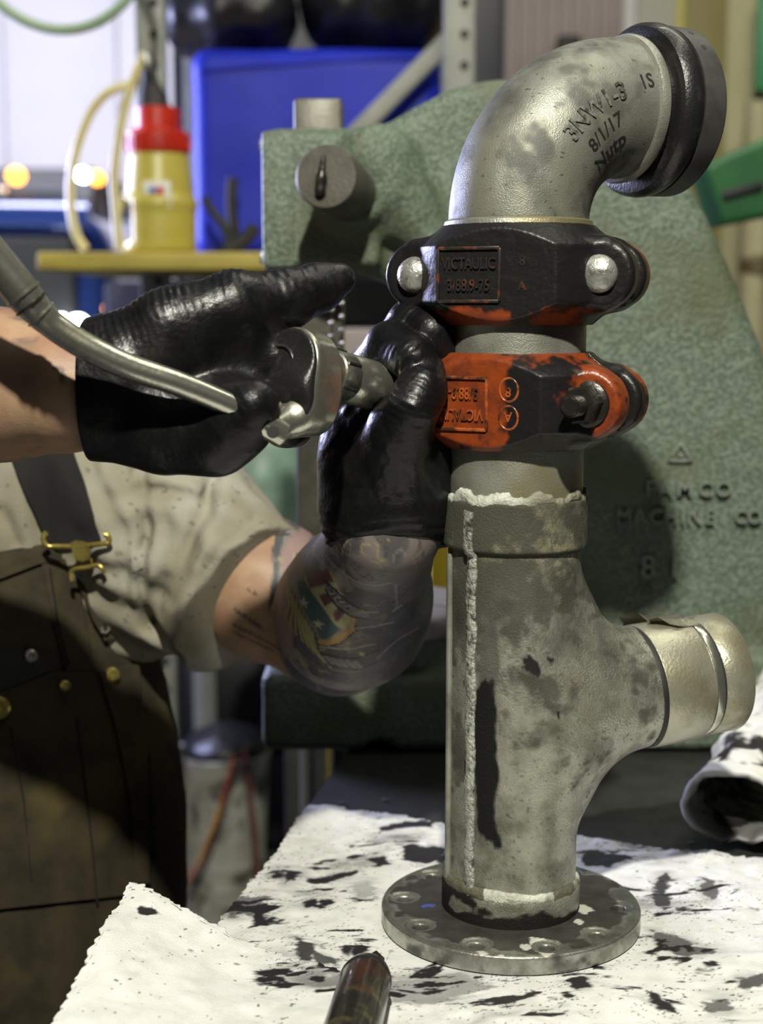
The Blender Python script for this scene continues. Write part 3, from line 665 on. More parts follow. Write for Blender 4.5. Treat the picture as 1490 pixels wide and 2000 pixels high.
lathe_obj('end_collar', [(.0440, L0), (.0440, L0 + .006), (.0475, L0 + .006), (.0530, L0 + .0075), (.0555, L0 + .011), (.0560, L0 + .016), (.0552, L0 + .020), (.0535, L0 + .0225), (.0525, L0 + .024), (.05, L0 + .024)], eo, M_blackring, pipe, ea, 96)
M_cap = mat('dull dark cap', (0.055, 0.055, 0.052), (0.035, 0.035, 0.033), 0.5, 0.1, 50)
cap = lathe_obj('end_cap', [(.049, L0 + .023), (.0545, L0 + .023), (.0548, L0 + .025), (.0545, L0 + .039), (.0530, L0 + .041), (.0480, L0 + .041), (.0475, L0 + .03), (0, L0 + .03)], eo, M_cap, pipe, ea, 96)
for a in (0.55, 0.85):
    sdv = ea.cross(Vector((0, 0, 1))); d = Vector((0, 0, 1))*math.cos(a) + sdv*math.sin(a)
    lathe_obj('set_screw', [(0, .0548), (.0022, .0548), (.0022, .050), (0, .050)], eo + ea*(L0 + .031), M_black, cap, d, 10)
# cast and inked writing following the bend
def elbow_text(name, s, size, depth, t0, phi0, ang, m, sx=1.0, dr=0.0):
    v, f = text_raw(s, size, depth); out = []; ca, sa_ = math.cos(ang), math.sin(ang)
    for p in v:
        x, y = p.x*sx*ca - p.y*sa_, p.x*sx*sa_ + p.y*ca
        out.append(elbow_pt(t0 + x/((RB + RE*math.cos(phi0))*math.pi/2), phi0 - y/RE, p.z + dr))
    me = bpy.data.meshes.new(name); me.from_pydata(out, [], f); me.materials.append(m); return link(name, me, elbow)
M_cast = mat('cast letters', (0.30, 0.31, 0.27), (0.08, 0.08, 0.07), 0.36, 0.5, 240, .4, .62)
M_ink = mat('black ink', (0.015, 0.015, 0.014), None, 0.6)
elbow_text('raised_lettering', '3NW1-3', .0155, .0022, .60, 1.36, 0.0, M_cast, .95)
elbow_text('ink_writing', '8/1/17', .0125, .0005, .585, 1.72, 0.08, M_ink, .95)
elbow_text('ink_writing', 'Nutp', .0140, .0005, .57, 2.02, 0.1, M_ink, 1.0)
elbow_text('ink_writing', '1S', .0130, .0006, .93, 1.30, 0.12, M_ink, .9)
# ================================================================ ARBOR PRESS
YP = 1.385                                                   # front of the base
press = thing('arbor_press', 'big green cast iron arbor press with raised maker lettering behind the pipe', 'arbor press', (0.3, YP + .09, ZB))
def PX(px, py, Y): p = P(px, py, Y); return (p.x, p.z)
YF = 1.425                                                   # front of the C-frame
fr = [PX(x, y, YF) for x, y in ((520, 262), (545, 255), (700, 252), (745, 243), (800, 212), (870, 174), (950, 153), (1040, 149), (1130, 160), (1210, 195), (1270, 245), (1330, 325), (1385, 420), (1425, 510), (1462, 600), (1500, 700), (1560, 880), (1600, 1100), (1610, 1500))]
zb_ = ZB + .002
fr = fr[:-1] + [(fr[-1][0], zb_), (PX(885, 1490, YF)[0], zb_)] + [PX(x, y, YF) for x, y in ((900, 1200), (905, 1000), (905, 820), (880, 700), (840, 620), (770, 560), (700, 522), (520, 518))]
pf = Field((-.13, YP - .07, ZB - .01), (.47, YP + .26, ZB + .66), .0032)
pf.poly(fr, YF, YF + .085, .016)
# head block around the ram, with its cap plate
hx0, hz1 = PX(519, 258, YF - .02); hx1, hz0 = PX(742, 520, YF - .02)
pf.box(((hx0 + hx1)/2, YF + .04, (hz0 + hz1)/2), ((hx1 - hx0)/2, .062, (hz1 - hz0)/2), .006, .02)
# pinion boss
kc = P(690, 370, YF - .03); pf.cyl((kc.x, YF - .045, kc.z), (kc.x, YF + .10, kc.z), .033, .008, .022)
lug = P(712, 285, YF - .035); pf.cap((lug.x, YF - .036, lug.z), (lug.x + .03, YF - .012, lug.z - .06), .0125, .014, .02)
pf.cap(P(760, 300, YF - .02), P(850, 500, YF - .01), .02, .016, .03)
pf.cap(P(850, 492, YF - .01), P(980, 480, YF), .012, .012, .02)
# base: broad box with an upper ledge, feet arch
bx0 = PX(511, 1460, YP)[0]; bx1 = fr[18][0] + .02; bz1 = PX(700, 1322, YP)[1]
pf.box(((bx0 + bx1)/2, YP + .085, (ZB + bz1)/2 + .002), ((bx1 - bx0)/2, .085, (bz1 - ZB)/2), .010, .03)
pf.box((PX(760, 1290, YP)[0] + .03, YP + .085, PX(760, 1285, YP)[1]), (.085, .07, .016), .008, .012)
q = P(742, 1478, YP); pf.cyl((q.x, YP - .02, ZB - .004), (q.x, YP + .05, ZB - .004), .016, 0, .006, True)
pf.half((0, 0, ZB + .0008), (0, 0, -1)); pf.disp(lambda p: .0016*(fbm(p, 60, 3) - .5))
frame = fobj('frame', pf, M_press, press)
rx0, rx1 = PX(571, 200, YF)[0], PX(668, 200, YF)[0]; rz1 = PX(600, 186, YF)[1]; rz0 = PX(600, 1165, YF)[1]
box_obj('ram', ((rx0 + rx1)/2, YF + .04, (rz0 + rz1)/2), (rx1 - rx0, .05, rz1 - rz0), M_presssteel, press, .004)
box_obj('cap_plate', (hx0 + .011, YF + .04, (hz0 + hz1)/2), (.030, .128, hz1 - hz0 + .002), M_press, press, .004)
for pz in (285, 502):
    c = P(516, pz, YF - .012); lathe_obj('bolt', [(0, -.004), (.0055, -.004), (.0062, -.002), (.0062, .008), (0, .008)], c, M_zinc, press, (1, 0, 0), 8, False)
# pinion knob with its slotted key
kn = P(637, 345, YF - .115); kend = Vector((kc.x - .004, YF - .04, kc.z - .004)); kd = (kend - kn).normalized(); kl = (kend - kn).length
knob = lathe_obj('pinion_hub', [(0, 0), (.0258, 0), (.0272, .0022), (.0272, kl*.55), (.0255, kl*.58), (.0255, kl), (0, kl)], kn, M_presssteel, press, kd, 72)
kf = Field(kn - Vector((.03, .03, .04)), kn + Vector((.03, .03, .04)), .0012)
kf.cap(kn + Vector((-.002, -.004, .016)), kn + Vector((-.005, -.004, -.012)), .0022, .0050, .003); kf.cap(kn + Vector((-.004, -.003, -.002)), kn + Vector((-.005, .004, -.011)), .0050, .0050, .003)
fobj('key', kf, M_darkmetal, knob)
# round anvil plate with notches
ac = Vector((PX(745, 1235, YP + .09)[0], YP + .085, PX(760, 1290, YP)[1] + .030))
af = Field(ac - Vector((.11, .11, .02)), ac + Vector((.11, .11, .03)), .0018)
af.cyl(ac - Vector((0, 0, .012)), ac + Vector((0, 0, .010)), .096, .002)
for k, wd in enumerate((.010, .014, .018, .022)):
    a = k*math.pi/2 - .35; d = Vector((math.cos(a), math.sin(a), 0)); af.cap(ac + d*.060, ac + d*.12, wd, wd, 0, None, True)
fobj('anvil_plate', af, M_anvil, press)
# raised lettering
M_pletter = mat('green raised letters', (0.16, 0.195, 0.15), (0.23, 0.265, 0.21), .42, 0, 300, .42, .6)
yl = YF - .0012
def press_text(s, px, py, hpx, sx=1.0):
    p = P(px, py, yl); size = hpx/FPX*yl*1.38
    text_flat('raised_lettering', s, size, .0125, p, (1, 0, 0), (0, 0, 1), M_pletter, press, sx)
for ch, x in zip('FAMCO', (1268, 1297, 1335, 1375, 1411)): press_text(ch, x, 955, 30, 1.0)
for ch, x in zip('MACHINE', (1217, 1247, 1280, 1308, 1331, 1354, 1384)): press_text(ch, x, 1009, 30, .95)
for ch, x in zip('CO', (1444, 1471)): press_text(ch, x, 1009, 28, .95)
press_text('8', 1264, 1108, 46, 1.0); press_text('1', 1315, 1105, 50, 1.0)
bm = bmesh.new()
tri = [P(x, y, yl - .001) for x, y in ((1307, 900), (1351, 900), (1329, 866))]
add_tube(bm, tri + [tri[0], tri[1]], .0022, 6, True); bm_obj('raised_emblem', bm, M_pletter, press, True)
bm = bmesh.new(); add_lathe(bm, [(0, -.0045), (.0022, -.004), (.003, 0)], P(1329, 890, yl), (0, 1, 0), 10); bm_obj('raised_emblem', bm, M_pletter, press, True)
# little ball chain hanging from the head
ch = thing('ball_chain', 'small beaded chain hanging in the dark press throat by the finger tip', 'chain', P(655, 585, YF - .045))
for i in range(5):
    for dx, oy in ((0, 0), (-20, 12)):
        bm = bmesh.new(); p = P(668 + dx, 566 + i*26 + oy, YF - .045); bmesh.ops.create_uvsphere(bm, u_segments=10, v_segments=8, radius=.0026, matrix=Matrix.Translation(p)); bm_obj('bead', bm, M_zinc, ch, True)
for dx, oy in ((0, 0), (-20, 12)):
    tube_obj('cord', [P(668 + dx, 512, YF - .043), P(668 + dx, 676 + oy, YF - .045)], .0006, M_darkmetal, ch, 5)
# ================================================================ PERSON
M_skin = mat('skin', (0.40, 0.265, 0.165), (0.32, 0.19, 0.115), 0.48, 0, 40, .35, .7, .12, 700, (0.30, 0.17, 0.11), 14, paint=True, prough=.48, spec=.4)
M_glove = mat('black nitrile', (0.005, 0.005, 0.0055), (0.008, 0.008, 0.0085), 0.31, 0, 60, .4, .7, .25, 260, rvar=.12, spec=.36)
M_shirt = mat('grey cotton', (0.40, 0.39, 0.335), (0.32, 0.305, 0.25), 0.95, 0, 14, .35, .7, .45, 700, (0.26, 0.24, 0.175), 6, paint=True, prough=.9, spec=.15)
M_bib = mat('brown duck canvas', (0.046, 0.036, 0.014), (0.022, 0.017, 0.008), 0.85, 0, 26, .35, .68, .5, 1100, (0.085, 0.064, 0.018), 9)
M_strap = mat('black webbing', (0.009, 0.0085, 0.008), (0.012, 0.011, 0.010), 0.9, 0, 60, .4, .7, .5, 1400)
M_brass = mat('brass', (0.55, 0.44, 0.12), (0.34, 0.26, 0.06), 0.28, 0.75, 90, .4, .7, .1, 400)
M_hair = mat('brown hair', (0.05, 0.03, 0.015), (0.09, 0.055, 0.03), .6, 0, 80, bump=.5, bscale=300, bstretch=(1, 1, .2))
man = thing('person', 'person in grey t-shirt, brown bib overalls and black gloves turning a ratchet', 'person', (-.38, 1.30, 0))
# joints (metres)
LS, LE, LW = P(285, 1010, 1.285), P(662, 1236, 1.195), P(757, 1030, .985)     # tattooed arm
RS, RE_, RW = Vector((-.565, 1.28, ZB + .29)), P(-560, 748, .985), P(165, 762, .905)
nk, hd = Vector((-.40, 1.27, ZB + .40)), Vector((-.425, 1.235, ZB + .545))
# low-res torso and head
bf = Field((-.66, 1.06, ZB - .25), (-.14, 1.46, ZB + .70), .0042)
bf.ell((-.38, 1.31, ZB + .12), (.165, .105, .26), 0); bf.ell((-.38, 1.31, ZB - .12), (.15, .10, .16), .06)
bf.cap(RS, LS, .05, .05, .06); bf.cap((-.385, 1.29, ZB + .30), nk, .062, .055, .05); bf.cap(nk, hd + Vector((.005, .02, -.05)), .055, .055, .03)
bf.ell(hd, (.075, .098, .115), .03); bf.cap(hd + Vector((0, -.03, -.055)), hd + Vector((0, -.06, -.095)), .05, .032, .03)
bf.cap(hd + Vector((0, -.096, .012)), hd + Vector((0, -.117, -.022)), .009, .013, .012)
for s_ in (-1, 1):
    bf.ell(hd + Vector((s_*.033, -.092, .010)), (.018, .012, .010), .004, None, True)
    bf.ell(hd + Vector((s_*.033, -.080, .010)), (.0125, .0125, .0125), 0)
    bf.cap(hd + Vector((s_*.018, -.096, .032)), hd + Vector((s_*.052, -.082, .032)), .007, .007, .008)
    bf.ell(hd + Vector((s_*.079, .005, -.005)), (.010, .02, .033), .006)
    bf.cap(hd + Vector((s_*.002, -.098, -.052)), hd + Vector((s_*.022, -.090, -.054)), .006, .004, .006)
bf.ell(hd + Vector((0, -.107, -.0565)), (.024, .006, .0016), .002, None, True)
# high-res arms
fl_ = Field((-.26, .93, ZB + .04), (.075, 1.36, ZB + .33), .0017)
fl_.chain([(LS, .062), (LE + (LS - LE)*.35, .056), (LE, .046)], .01); fl_.cap(LE, P(686, 1196, 1.125), .045, .0540, .02); fl_.cap(P(686, 1196, 1.125), P(700, 1168, 1.085), .0540, .050, .02)
fl_.cap(P(700, 1168, 1.085), LW, .049, .0335, .02); fl_.cap(LW, P(757, 985, .985), .0335, .031, .01)

lv, lq = fl_.mesh()
fr_ = Field((-.58, .83, ZB + .22), (-.10, 1.33, ZB + .45), .0030)
fr_.chain([(RS, .062), (RE_, .050)], .01); fr_.cap(RE_, P(0, 752, .925), .049, .0425, .02); fr_.cap(P(0, 752, .925), P(120, 762, .907), .0425, .0355, .02); fr_.cap(P(120, 762, .907), P(200, 765, .905), .0355, .033, .01)
rv, rq = fr_.mesh(); bv, bq = bf.mesh()
bodyv, bodyq = join((bv, bq), (lv, lq), (rv, rq))
# ---- tattoos, laid out flat over the arm (X,Z) and soaked into the skin colour
YT = 1.085
def tz(x, y): p = P(x, y, YT); return (p.x, p.z)
def pt(poly): return [tz(*p) for p in poly]
def tattoo(v):
    c = paint_blank(v); x, z = v[:, 0].astype(float), v[:, 2].astype(float); s_ = YT/FPX           # metres per photo pixel at the arm
    m_ = (z - CAM.z)/YT; vv = -(sp + m_*cp)/(cp - m_*sp); X = 745 + FPX*x/YT*(cp - vv*sp); Yp = 1000 + FPX*vv
    arm = np.zeros(len(v), bool); arm[len(bv):len(bv) + len(lv)] = True
    wob = 5*(fbm(v, 60, 3) - .5)*2; X = X + wob; Yp = Yp + 5*(fbm(v, 60, 3, 40) - .5)*2
    def D(poly): return polysd(X, Yp, poly)
    def fill(poly, rgb, a=1.0, soft=2.0): lay2(c, sstep(soft, -soft, D(poly))*a*arm, rgb)
    def line(pts, wd, rgb, a=1.0):
        d = np.full(len(v), 1e9)
        for (ax, ay), (bx, by) in zip(pts[:-1], pts[1:]):
            ex, ey = bx - ax, by - ay; t = np.clip(((X - ax)*ex + (Yp - ay)*ey)/(ex*ex + ey*ey), 0, 1); d = np.minimum(d, np.hypot(X - ax - ex*t, Yp - ay - ey*t))
        lay2(c, sstep(wd + 1.2, wd - .8, d)*a*arm, rgb)
    dark, gry, blk, yel, red, teal, crm = (.040, .040, .045), (.10, .10, .105), (.016, .016, .018), (.34, .29, .10), (.115, .050, .052), (.050, .085, .088), (.33, .30, .17)
    fore = [(520, 1075), (560, 1050), (640, 985), (655, 960), (900, 960), (900, 1460), (640, 1450), (560, 1420), (528, 1290), (531, 1200), (516, 1130)]
    fill(fore, (.165, .148, .145), .92, 5)                                    # washed grey sleeve
    n = fbm(v, 38, 4, 7); m = sstep(.48, .62, n)*(D(fore) < -4); lay2(c, m*.75*arm, dark)
    for k, off in enumerate((3, 50, 91)):                                     # swirling fine lines
        h = np.abs(fbm(v*np.array([1, 1, .7]), 34 + 9*k, 3, off) - .5); lay2(c, sstep(.016, .006, h)*(D(fore) < -6)*.55*arm, ((.23, .22, .21), yel, blk)[k])
    fill([(535, 1120), (568, 1078), (600, 1060), (585, 1130), (575, 1230), (560, 1290), (540, 1250)], (.27, .175, .165), .9, 6)
    fill([(745, 1060), (860, 1040), (855, 1200), (800, 1300), (720, 1200)], (.032, .033, .045), .55, 25)
    fill([(700, 1220), (830, 1190), (760, 1320), (640, 1330)], (.026, .026, .032), .6, 25)
    for k in range(9):                                                        # feather strokes
        x0, y0 = 560 + k*7, 1125 + k*11; line([(x0, y0), (x0 + 8, y0 + 40), (x0 + 2 + k*4, y0 + 78)], 2.2, crm if k % 2 == 0 else yel, .8); line([(x0 + 4, y0), (x0 + 12, y0 + 40), (x0 + 8 + k*4, y0 + 78)], 1.2, blk, .8)
    flag = [(604, 1100), (640, 1080), (690, 1170), (668, 1205), (640, 1160)]
    fill([(600, 1105), (655, 1075), (692, 1165), (676, 1200), (640, 1175)], crm)
    for t in (0, .36, .72): fill([(603 + 70*t, 1098 + 92*t), (650 + 36*t, 1074 + 80*t), (658 + 36*t, 1092 + 78*t), (613 + 68*t, 1122 + 84*t)], red)
    fill([(585, 1118), (603, 1112), (667, 1200), (650, 1216), (636, 1222), (600, 1172)], teal)
    def star(cx, cy, r): fill([(cx + (r if i % 2 == 0 else r*.42)*math.sin(i*math.pi/5), cy - (r if i % 2 == 0 else r*.42)*math.cos(i*math.pi/5)) for i in range(10)], (.40, .37, .24), 1, 1.2)
    star(598, 1153, 12); star(628, 1193, 12)
    line([(692, 1168), (688, 1195), (672, 1215), (650, 1228), (632, 1228)], 6, (.33, .21, .075)); line([(699, 1165), (695, 1198), (676, 1222), (650, 1237), (628, 1236)], 1.4, blk)
    fill([(640, 1098), (662, 1112), (690, 1138), (705, 1150), (722, 1152), (720, 1166), (690, 1162), (660, 1140), (640, 1112)], (.13, .13, .13)); line([(638, 1096), (662, 1110), (690, 1137), (722, 1150)], 1.6, blk); line([(640, 1114), (660, 1142), (690, 1164), (722, 1168)], 1.6, blk)
    for k in range(4): line([(652 + k*10, 1112 + k*8), (656 + k*10, 1124 + k*8)], 1.8, blk); line([(648 + k*11, 1120 + k*8), (657 + k*11, 1117 + k*8)], 1.3, (.28, .27, .25))
    for k in range(5): line([(640 + k*14, 1262 + k*1.5), (652 + k*14, 1276 + k*1.5)], 4, (.21, .20, .18), .8)                   # scroll under the shield
    line([(630, 1240), (690, 1238), (735, 1226)], 1.5, (.26, .25, .23)); line([(632, 1256), (700, 1258), (742, 1242)], 1.6, blk); line([(640, 1282), (705, 1288), (735, 1270)], 1.6, blk)
    fill([(703, 1245), (712, 1246), (714, 1254), (704, 1254)], (.36, .32, .18))
    for pts in ([(695, 1192), (730, 1186), (765, 1178)], [(765, 1150), (785, 1140), (770, 1145)], [(655, 1295), (690, 1296), (705, 1291)], [(700, 1155), (740, 1152)], [(770, 1090), (775, 1140)], [(740, 1260), (775, 1225), (815, 1205)], [(645, 1050), (680, 1072), (700, 1085), (735, 1092), (760, 1085)]): line(pts, 1.5, (.25, .22, .09) if pts[0][1] % 2 else (.24, .23, .22), .8)
    # dagger, and fine script on the bare inner upper arm
    fill([(518, 1095), (540, 1080), (530, 1128), (524, 1140), (514, 1118)], (.055, .058, .064)); fill([(518, 1138), (530, 1140), (526, 1190), (508, 1238), (512, 1190)], (.040, .042, .048)); line([(519, 1090), (545, 1092)], 1.6, blk)
    for x0, y0, n_, dx, dy, h in ((463, 1192, 2, 12, 7, 11), (436, 1240, 8, 8, 5, 13), (428, 1272, 13, 8.5, 3.6, 9), (430, 1290, 10, 9, 3.4, 7)):
        for k in range(n_):
            a, b = x0 + k*dx, y0 + k*dy; line([(a, b), (a + 3, b - h*.6), (a + 5, b + h*.4), (a + 8, b + 1)], 1.3, (.05, .045, .05), .85)
    edge = np.abs(D(fore)); lay2(c, sstep(3, 1, edge)*.5*arm, blk)
    # soot and a faded tattoo on the other forearm
    far_ = np.zeros(len(v), bool); far_[len(bv) + len(lv):] = True
    lay2(c, far_*sstep(.55, .72, fbm(v, 24, 4, 3))*.45, (.07, .055, .045))
    pz = P(0, 650, .91).z; lay2(c, far_*sstep(pz - .012, pz, v[:, 2])*sstep(.45, .55, fbm(v, 70, 3))*.7, (.07, .075, .085))
    lay2(c, far_*sstep(.79, .82, fbm(v, 150, 2))*.8, (.03, .025, .02))
    return c
def lay2(c, a, rgb):
    """over-blend"""
    a = np.clip(a, 0, 1)[:, None]; rgb = np.array(rgb)[None]; A = c[:, 3:4]; out = a + A*(1 - a)
    c[:, :3] = np.where(out > 1e-6, (rgb*a + c[:, :3]*A*(1 - a))/np.maximum(out, 1e-6), 0); c[:, 3:4] = out
body = raw_obj('body', bodyv, bodyq, M_skin, man, tattoo(bodyv))
# hair cap, eyes
hf = Field(hd - Vector((.1, .12, .03)), hd + Vector((.1, .13, .14)), .004)
hf.ell(hd + Vector((0, .012, .012)), (.080, .098, .116)); hf.half(hd + Vector((0, -.045, .03)), Vector((0, -.75, -.66)).normalized()); hf.disp(lambda p: .004*(fbm(p, 90, 3) - .5)); fobj('hair', hf, M_hair, man)
# ---- t-shirt
sf = Field((-.66, 1.10, ZB - .12), (-.05, 1.46, ZB + .42), .0030)
sf.ell((-.38, 1.31, ZB + .11), (.188, .128, .28), 0); sf.cap(RS, LS, .070, .072, .07); sf.cap((-.385, 1.29, ZB + .30), nk, .072, .066, .05)
hem = P(484, 1170, 1.21); sf.cap(LS, hem + (hem - LS).normalized()*.05, .083, .0645, .05)
sf.cap(RS, RS.lerp(RE_, .55), .080, .074, .04)
da = (hem - LS).normalized(); perp = Vector((da.z, 0, -da.x)).normalized()
VAL = [([(225, 880), (262, 960), (285, 1080), (292, 1220)], .0085, .0060), ([(268, 880), (283, 960), (289, 1060)], .0070, .0050), ([(418, 905), (402, 1000), (366, 1085), (345, 1150)], .0060, .0070), ([(150, 885), (215, 980), (252, 1070), (262, 1180)], .0040, .0070),
       ([(0, 1000), (30, 1060)], .004, .006), ([(335, 1120), (302, 1200), (335, 1285)], .0050, .0075), ([(490, 1015), (430, 1085), (405, 1150)], .0035, .006), ([(310, 960), (330, 1060), (318, 1150)], .0035, .008), ([(120, 900), (180, 1010), (225, 1130)], -.0030, .010), ([(245, 890), (272, 1000), (280, 1150)], -.0035, .006), ([(440, 960), (400, 1090)], -.003, .008)]
VALX = [([(P(x, y, 1.2).x, P(x, y, 1.2).z) for x, y in pl], a, w_) for pl, a, w_ in VAL]
def valleys(q):
    d = np.zeros(len(q)); wob = .006*(fbm(q, 30, 2, 2) - .5)*2
    for pl, a, w_ in VALX:
        m = np.full(len(q), 9.0)
        for (ax, az), (bx, bz) in zip(pl[:-1], pl[1:]):
            ex, ez = bx - ax, bz - az; t = np.clip(((q[:, 0] - ax)*ex + (q[:, 2] - az)*ez)/(ex*ex + ez*ez), 0, 1)
            m = np.minimum(m, np.hypot(q[:, 0] + wob - ax - ex*t, q[:, 2] - az - ez*t))
        d -= a*np.exp(-(m/w_)**2)
    return d*(q[:, 1] < 1.29)
def shirt_fold(p):
    q = np.array(p); u = (q - np.array(LS)) @ np.array(da); pr = (q - np.array(LS)) @ np.array(perp)
    arm = sstep(.0, .06, u)
    warp = 0.05*(fbm(q, 9, 2) - .5)
    f1 = np.sin((pr*.9 + q[:, 1]*.5 + u*.35 + warp*1.5)*230)*.0022*sstep(.0, .05, u)*sstep(.215, .15, u)*(.3 + 1.2*fbm(q, 18, 2, 3))
    f2 = np.sin((q[:, 0]*.95 + q[:, 2]*.22 + warp*1.4)*190)*.0022*sstep(.04, -.02, u)*sstep(-.20, -.06, u)*(.3 + 1.2*fbm(q, 16, 2, 6))
    f3 = .024*(fbm(q*np.array([1.3, 1, .7]), 13, 3) - .5)
    uh = float((np.array(hem) - np.array(LS)) @ np.array(da))
    return f1 + f2 + f3*(.5 + .5*(1 - arm)) + 1.25*valleys(q) - .0011*np.exp(-((u - uh + .017)/.0016)**2) + .004*(fbm(q, 34, 2, 9) - .5)
sf.disp(shirt_fold)
sf.half(hem, da); sf.half(nk - Vector((0, .01, .045)), Vector((0, -.25, 1)).normalized())
# hollow sleeve end so the hem reads as cloth
sf.cap(LS, hem + da*.08, .070, .0600, .01, None, True) if False else None
def p_shirt(v):
    c = paint_blank(v); lay(c, sstep(.76, .80, fbm(v, 420, 2))*.6, (.05, .045, .035)); lay(c, sstep(.60, .75, fbm(v, 17, 4, 8))*.35, (.22, .20, .15)); return c
shirt = fobj('t_shirt', sf, M_shirt, man, p_shirt)
# ---- bib overalls
of = Field((-.66, 1.06, .0), (-.14, 1.52, ZB + .25), .0056)
of.ell((-.375, 1.30, ZB - .02), (.200, .153, .45), 0); of.cap((-.38, 1.31, ZB - .15), (-.38, 1.32, ZB - .30), .165, .165, .06, (Vector((0, 1, 0)), .8))
for s_ in (-1, 1): of.chain([((-.38 + s_*.09, 1.32, ZB - .28), .108), ((-.38 + s_*.11, 1.32, ZB - .62), .085), ((-.38 + s_*.12, 1.35, .07), .080)], .03)
ofold = lambda q: .010*(fbm(q*np.array([1.6, 1, .45]), 12, 3) - .5) + .0022*np.sin(q[:, 0]*150 + 8*fbm(q, 5, 2))*sstep(ZB - .02, ZB - .15, q[:, 2])
of.disp(ofold)
# bib top follows a drooping curve; cut away the flank and back above it
p1, p2 = P(72, 1086, 1.18), P(200, 1078, 1.18)
def above(X, Y, Z):
    zt = p2.z + .004 + np.where(X < p1.x, (p1.x - X)*-.10, 0)
    side = np.sqrt(np.maximum((X - (p2.x - .02))/.085, 0)**2 + 0*Z)
    return zt - .155*side**2.0 - Z + 0*Y + np.where(Y > 1.30, -.6, 0)
of.op(lambda X, Y, Z: -(Z - (p2.z + .003 - .17*np.clip((X - p2.x)/.066, 0, 1.2)**2.2 - np.clip(Y - 1.24, 0, 1)*3.0 - np.clip(p1.x - X, 0, .12)*.12 )), (-.66, 1.06, ZB - .3), (-.14, 1.52, ZB + .3), 0, False) if False else None
X_ = of.ax[0][:, None, None]; Y_ = of.ax[1][None, :, None]; Z_ = of.ax[2][None, None, :]
of.F = np.maximum(of.F, (Z_ - (p2.z + .003 - .20*np.clip((X_ - p2.x - .006)/.057, 0, 1.25)**2.0 - np.clip(Y_ - 1.24, 0, 1)*2.2 - np.clip(p1.x - X_, 0, .14)*.15))*.6).astype(np.float32)
bib = fobj('overalls', of, M_bib, man)
bb = bvh_of(bib); sbv = bvh_of(shirt)
def on(px, py, bv_=None, lift=.0, Y=1.18):
    """point on the cloth that stands in front of this spot of the chest"""
    a = Vector(ray(px, py)); hs_ = [b_.ray_cast(CAM + a*1.0, a) for b_ in ([bv_] if bv_ else [bb, sbv])]; hs_ = [h for h in hs_ if h[0] is not None]
    if not hs_: return P(px, py, Y)
    h = min(hs_, key=lambda t: t[3]); return h[0] + h[1]*lift
def patch(name, px_poly, bv_, lift, thick, m, parent, step=.5, seam=False):
    """cloth piece sewn on: polygon filled with a grid draped on what lies under it"""
    xs = [p[0] for p in px_poly]; ys = [p[1] for p in px_poly]; bm = bmesh.new(); vs = [bm.verts.new((x, y, 0)) for x, y in px_poly]; f = bm.faces.new(vs)
    for k in range(1, 14):
        for co, no in (((min(xs) + (max(xs) - min(xs))*k/14, 0, 0), (1, 0, 0)), ((0, min(ys) + (max(ys) - min(ys))*k/14, 0), (0, 1, 0))):
            bmesh.ops.bisect_plane(bm, geom=bm.verts[:] + bm.edges[:] + bm.faces[:], plane_co=co, plane_no=no)
    for v_ in bm.verts: v_.co = on(v_.co.x, v_.co.y, bv_, lift)
    bmesh.ops.recalc_face_normals(bm, faces=bm.faces[:])
    if sum((f.normal.y for f in bm.faces)) > 0: bmesh.ops.reverse_faces(bm, faces=bm.faces[:])
    r = bmesh.ops.extrude_face_region(bm, geom=bm.faces[:]); 
    bmesh.ops.translate(bm, verts=[g for g in r['geom'] if isinstance(g, bmesh.types.BMVert)], vec=(0, -thick, 0))
    return bm_obj(name, bm, m, parent, True, 50)
patch('chest_pocket', [(-80, 1360), (0, 1352), (100, 1312), (190, 1308), (265, 1296), (282, 1460), (290, 1740), (-80, 1780)], bb, .001, .0035, M_bib, bib)
patch('pocket_pleat', [(190, 1312), (266, 1296), (280, 1480), (286, 1720), (262, 1720), (250, 1560), (225, 1430)], bb, .0045, .003, M_bib, bib)
patch('bib_binding', [(-80, 1128), (0, 1116), (75, 1088), (120, 1082), (120, 1094), (78, 1100), (0, 1130), (-80, 1142)], bb, .0015, .003, M_bib, bib)
patch('bib_seam_panel', [(80, 1092), (150, 1090), (170, 1230), (185, 1305), (130, 1310), (108, 1220)], bb, .001, .0025, M_bib, bib)
patch('tab', [(145, 1128), (203, 1118), (225, 1180), (240, 1240), (200, 1250), (178, 1210)], bb, .004, .004, M_bib, bib)
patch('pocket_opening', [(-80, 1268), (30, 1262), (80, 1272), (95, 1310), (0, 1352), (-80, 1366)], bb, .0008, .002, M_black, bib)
def seam(pts, r=.0009, m=None, lift=.004): return tube_obj('seam', [on(x, y, bb, lift) for x, y in pts], r, m or M_strap, bib, 6)
seam([(195, 1320), (215, 1400), (245, 1480), (262, 1560), (268, 1700), (270, 1790)]); seam([(285, 1470), (290, 1600), (300, 1760)]); seam([(95, 1110), (110, 1220), (130, 1300)])
seam([(145, 1400), (160, 1520), (175, 1650), (185, 1760)]); seam([(20, 1420), (45, 1560), (60, 1720)])
def disc(name, px, py, r, m, parent, lift=.005, prof=None):
    p = on(px, py, bb, lift); d = (CAM - p).normalized(); d.z *= .3; d.normalize()
    return lathe_obj(name, prof or [(0, .0005), (r*.35, .0005), (r*.45, .0016), (r*.75, .0018), (r, .0004), (r, -.004), (0, -.004)], p, m, parent, d, 24)
for x, y, r in ((118, 1338, .0046), (208, 1318, .0062), (-2, 1380, .0090), (204, 1192, .0040)): disc('brass_rivet', x, y, r, M_brass, bib, .0075)
disc('metal_snap', 58, 1280, .0052, M_zinc, bib, .006)
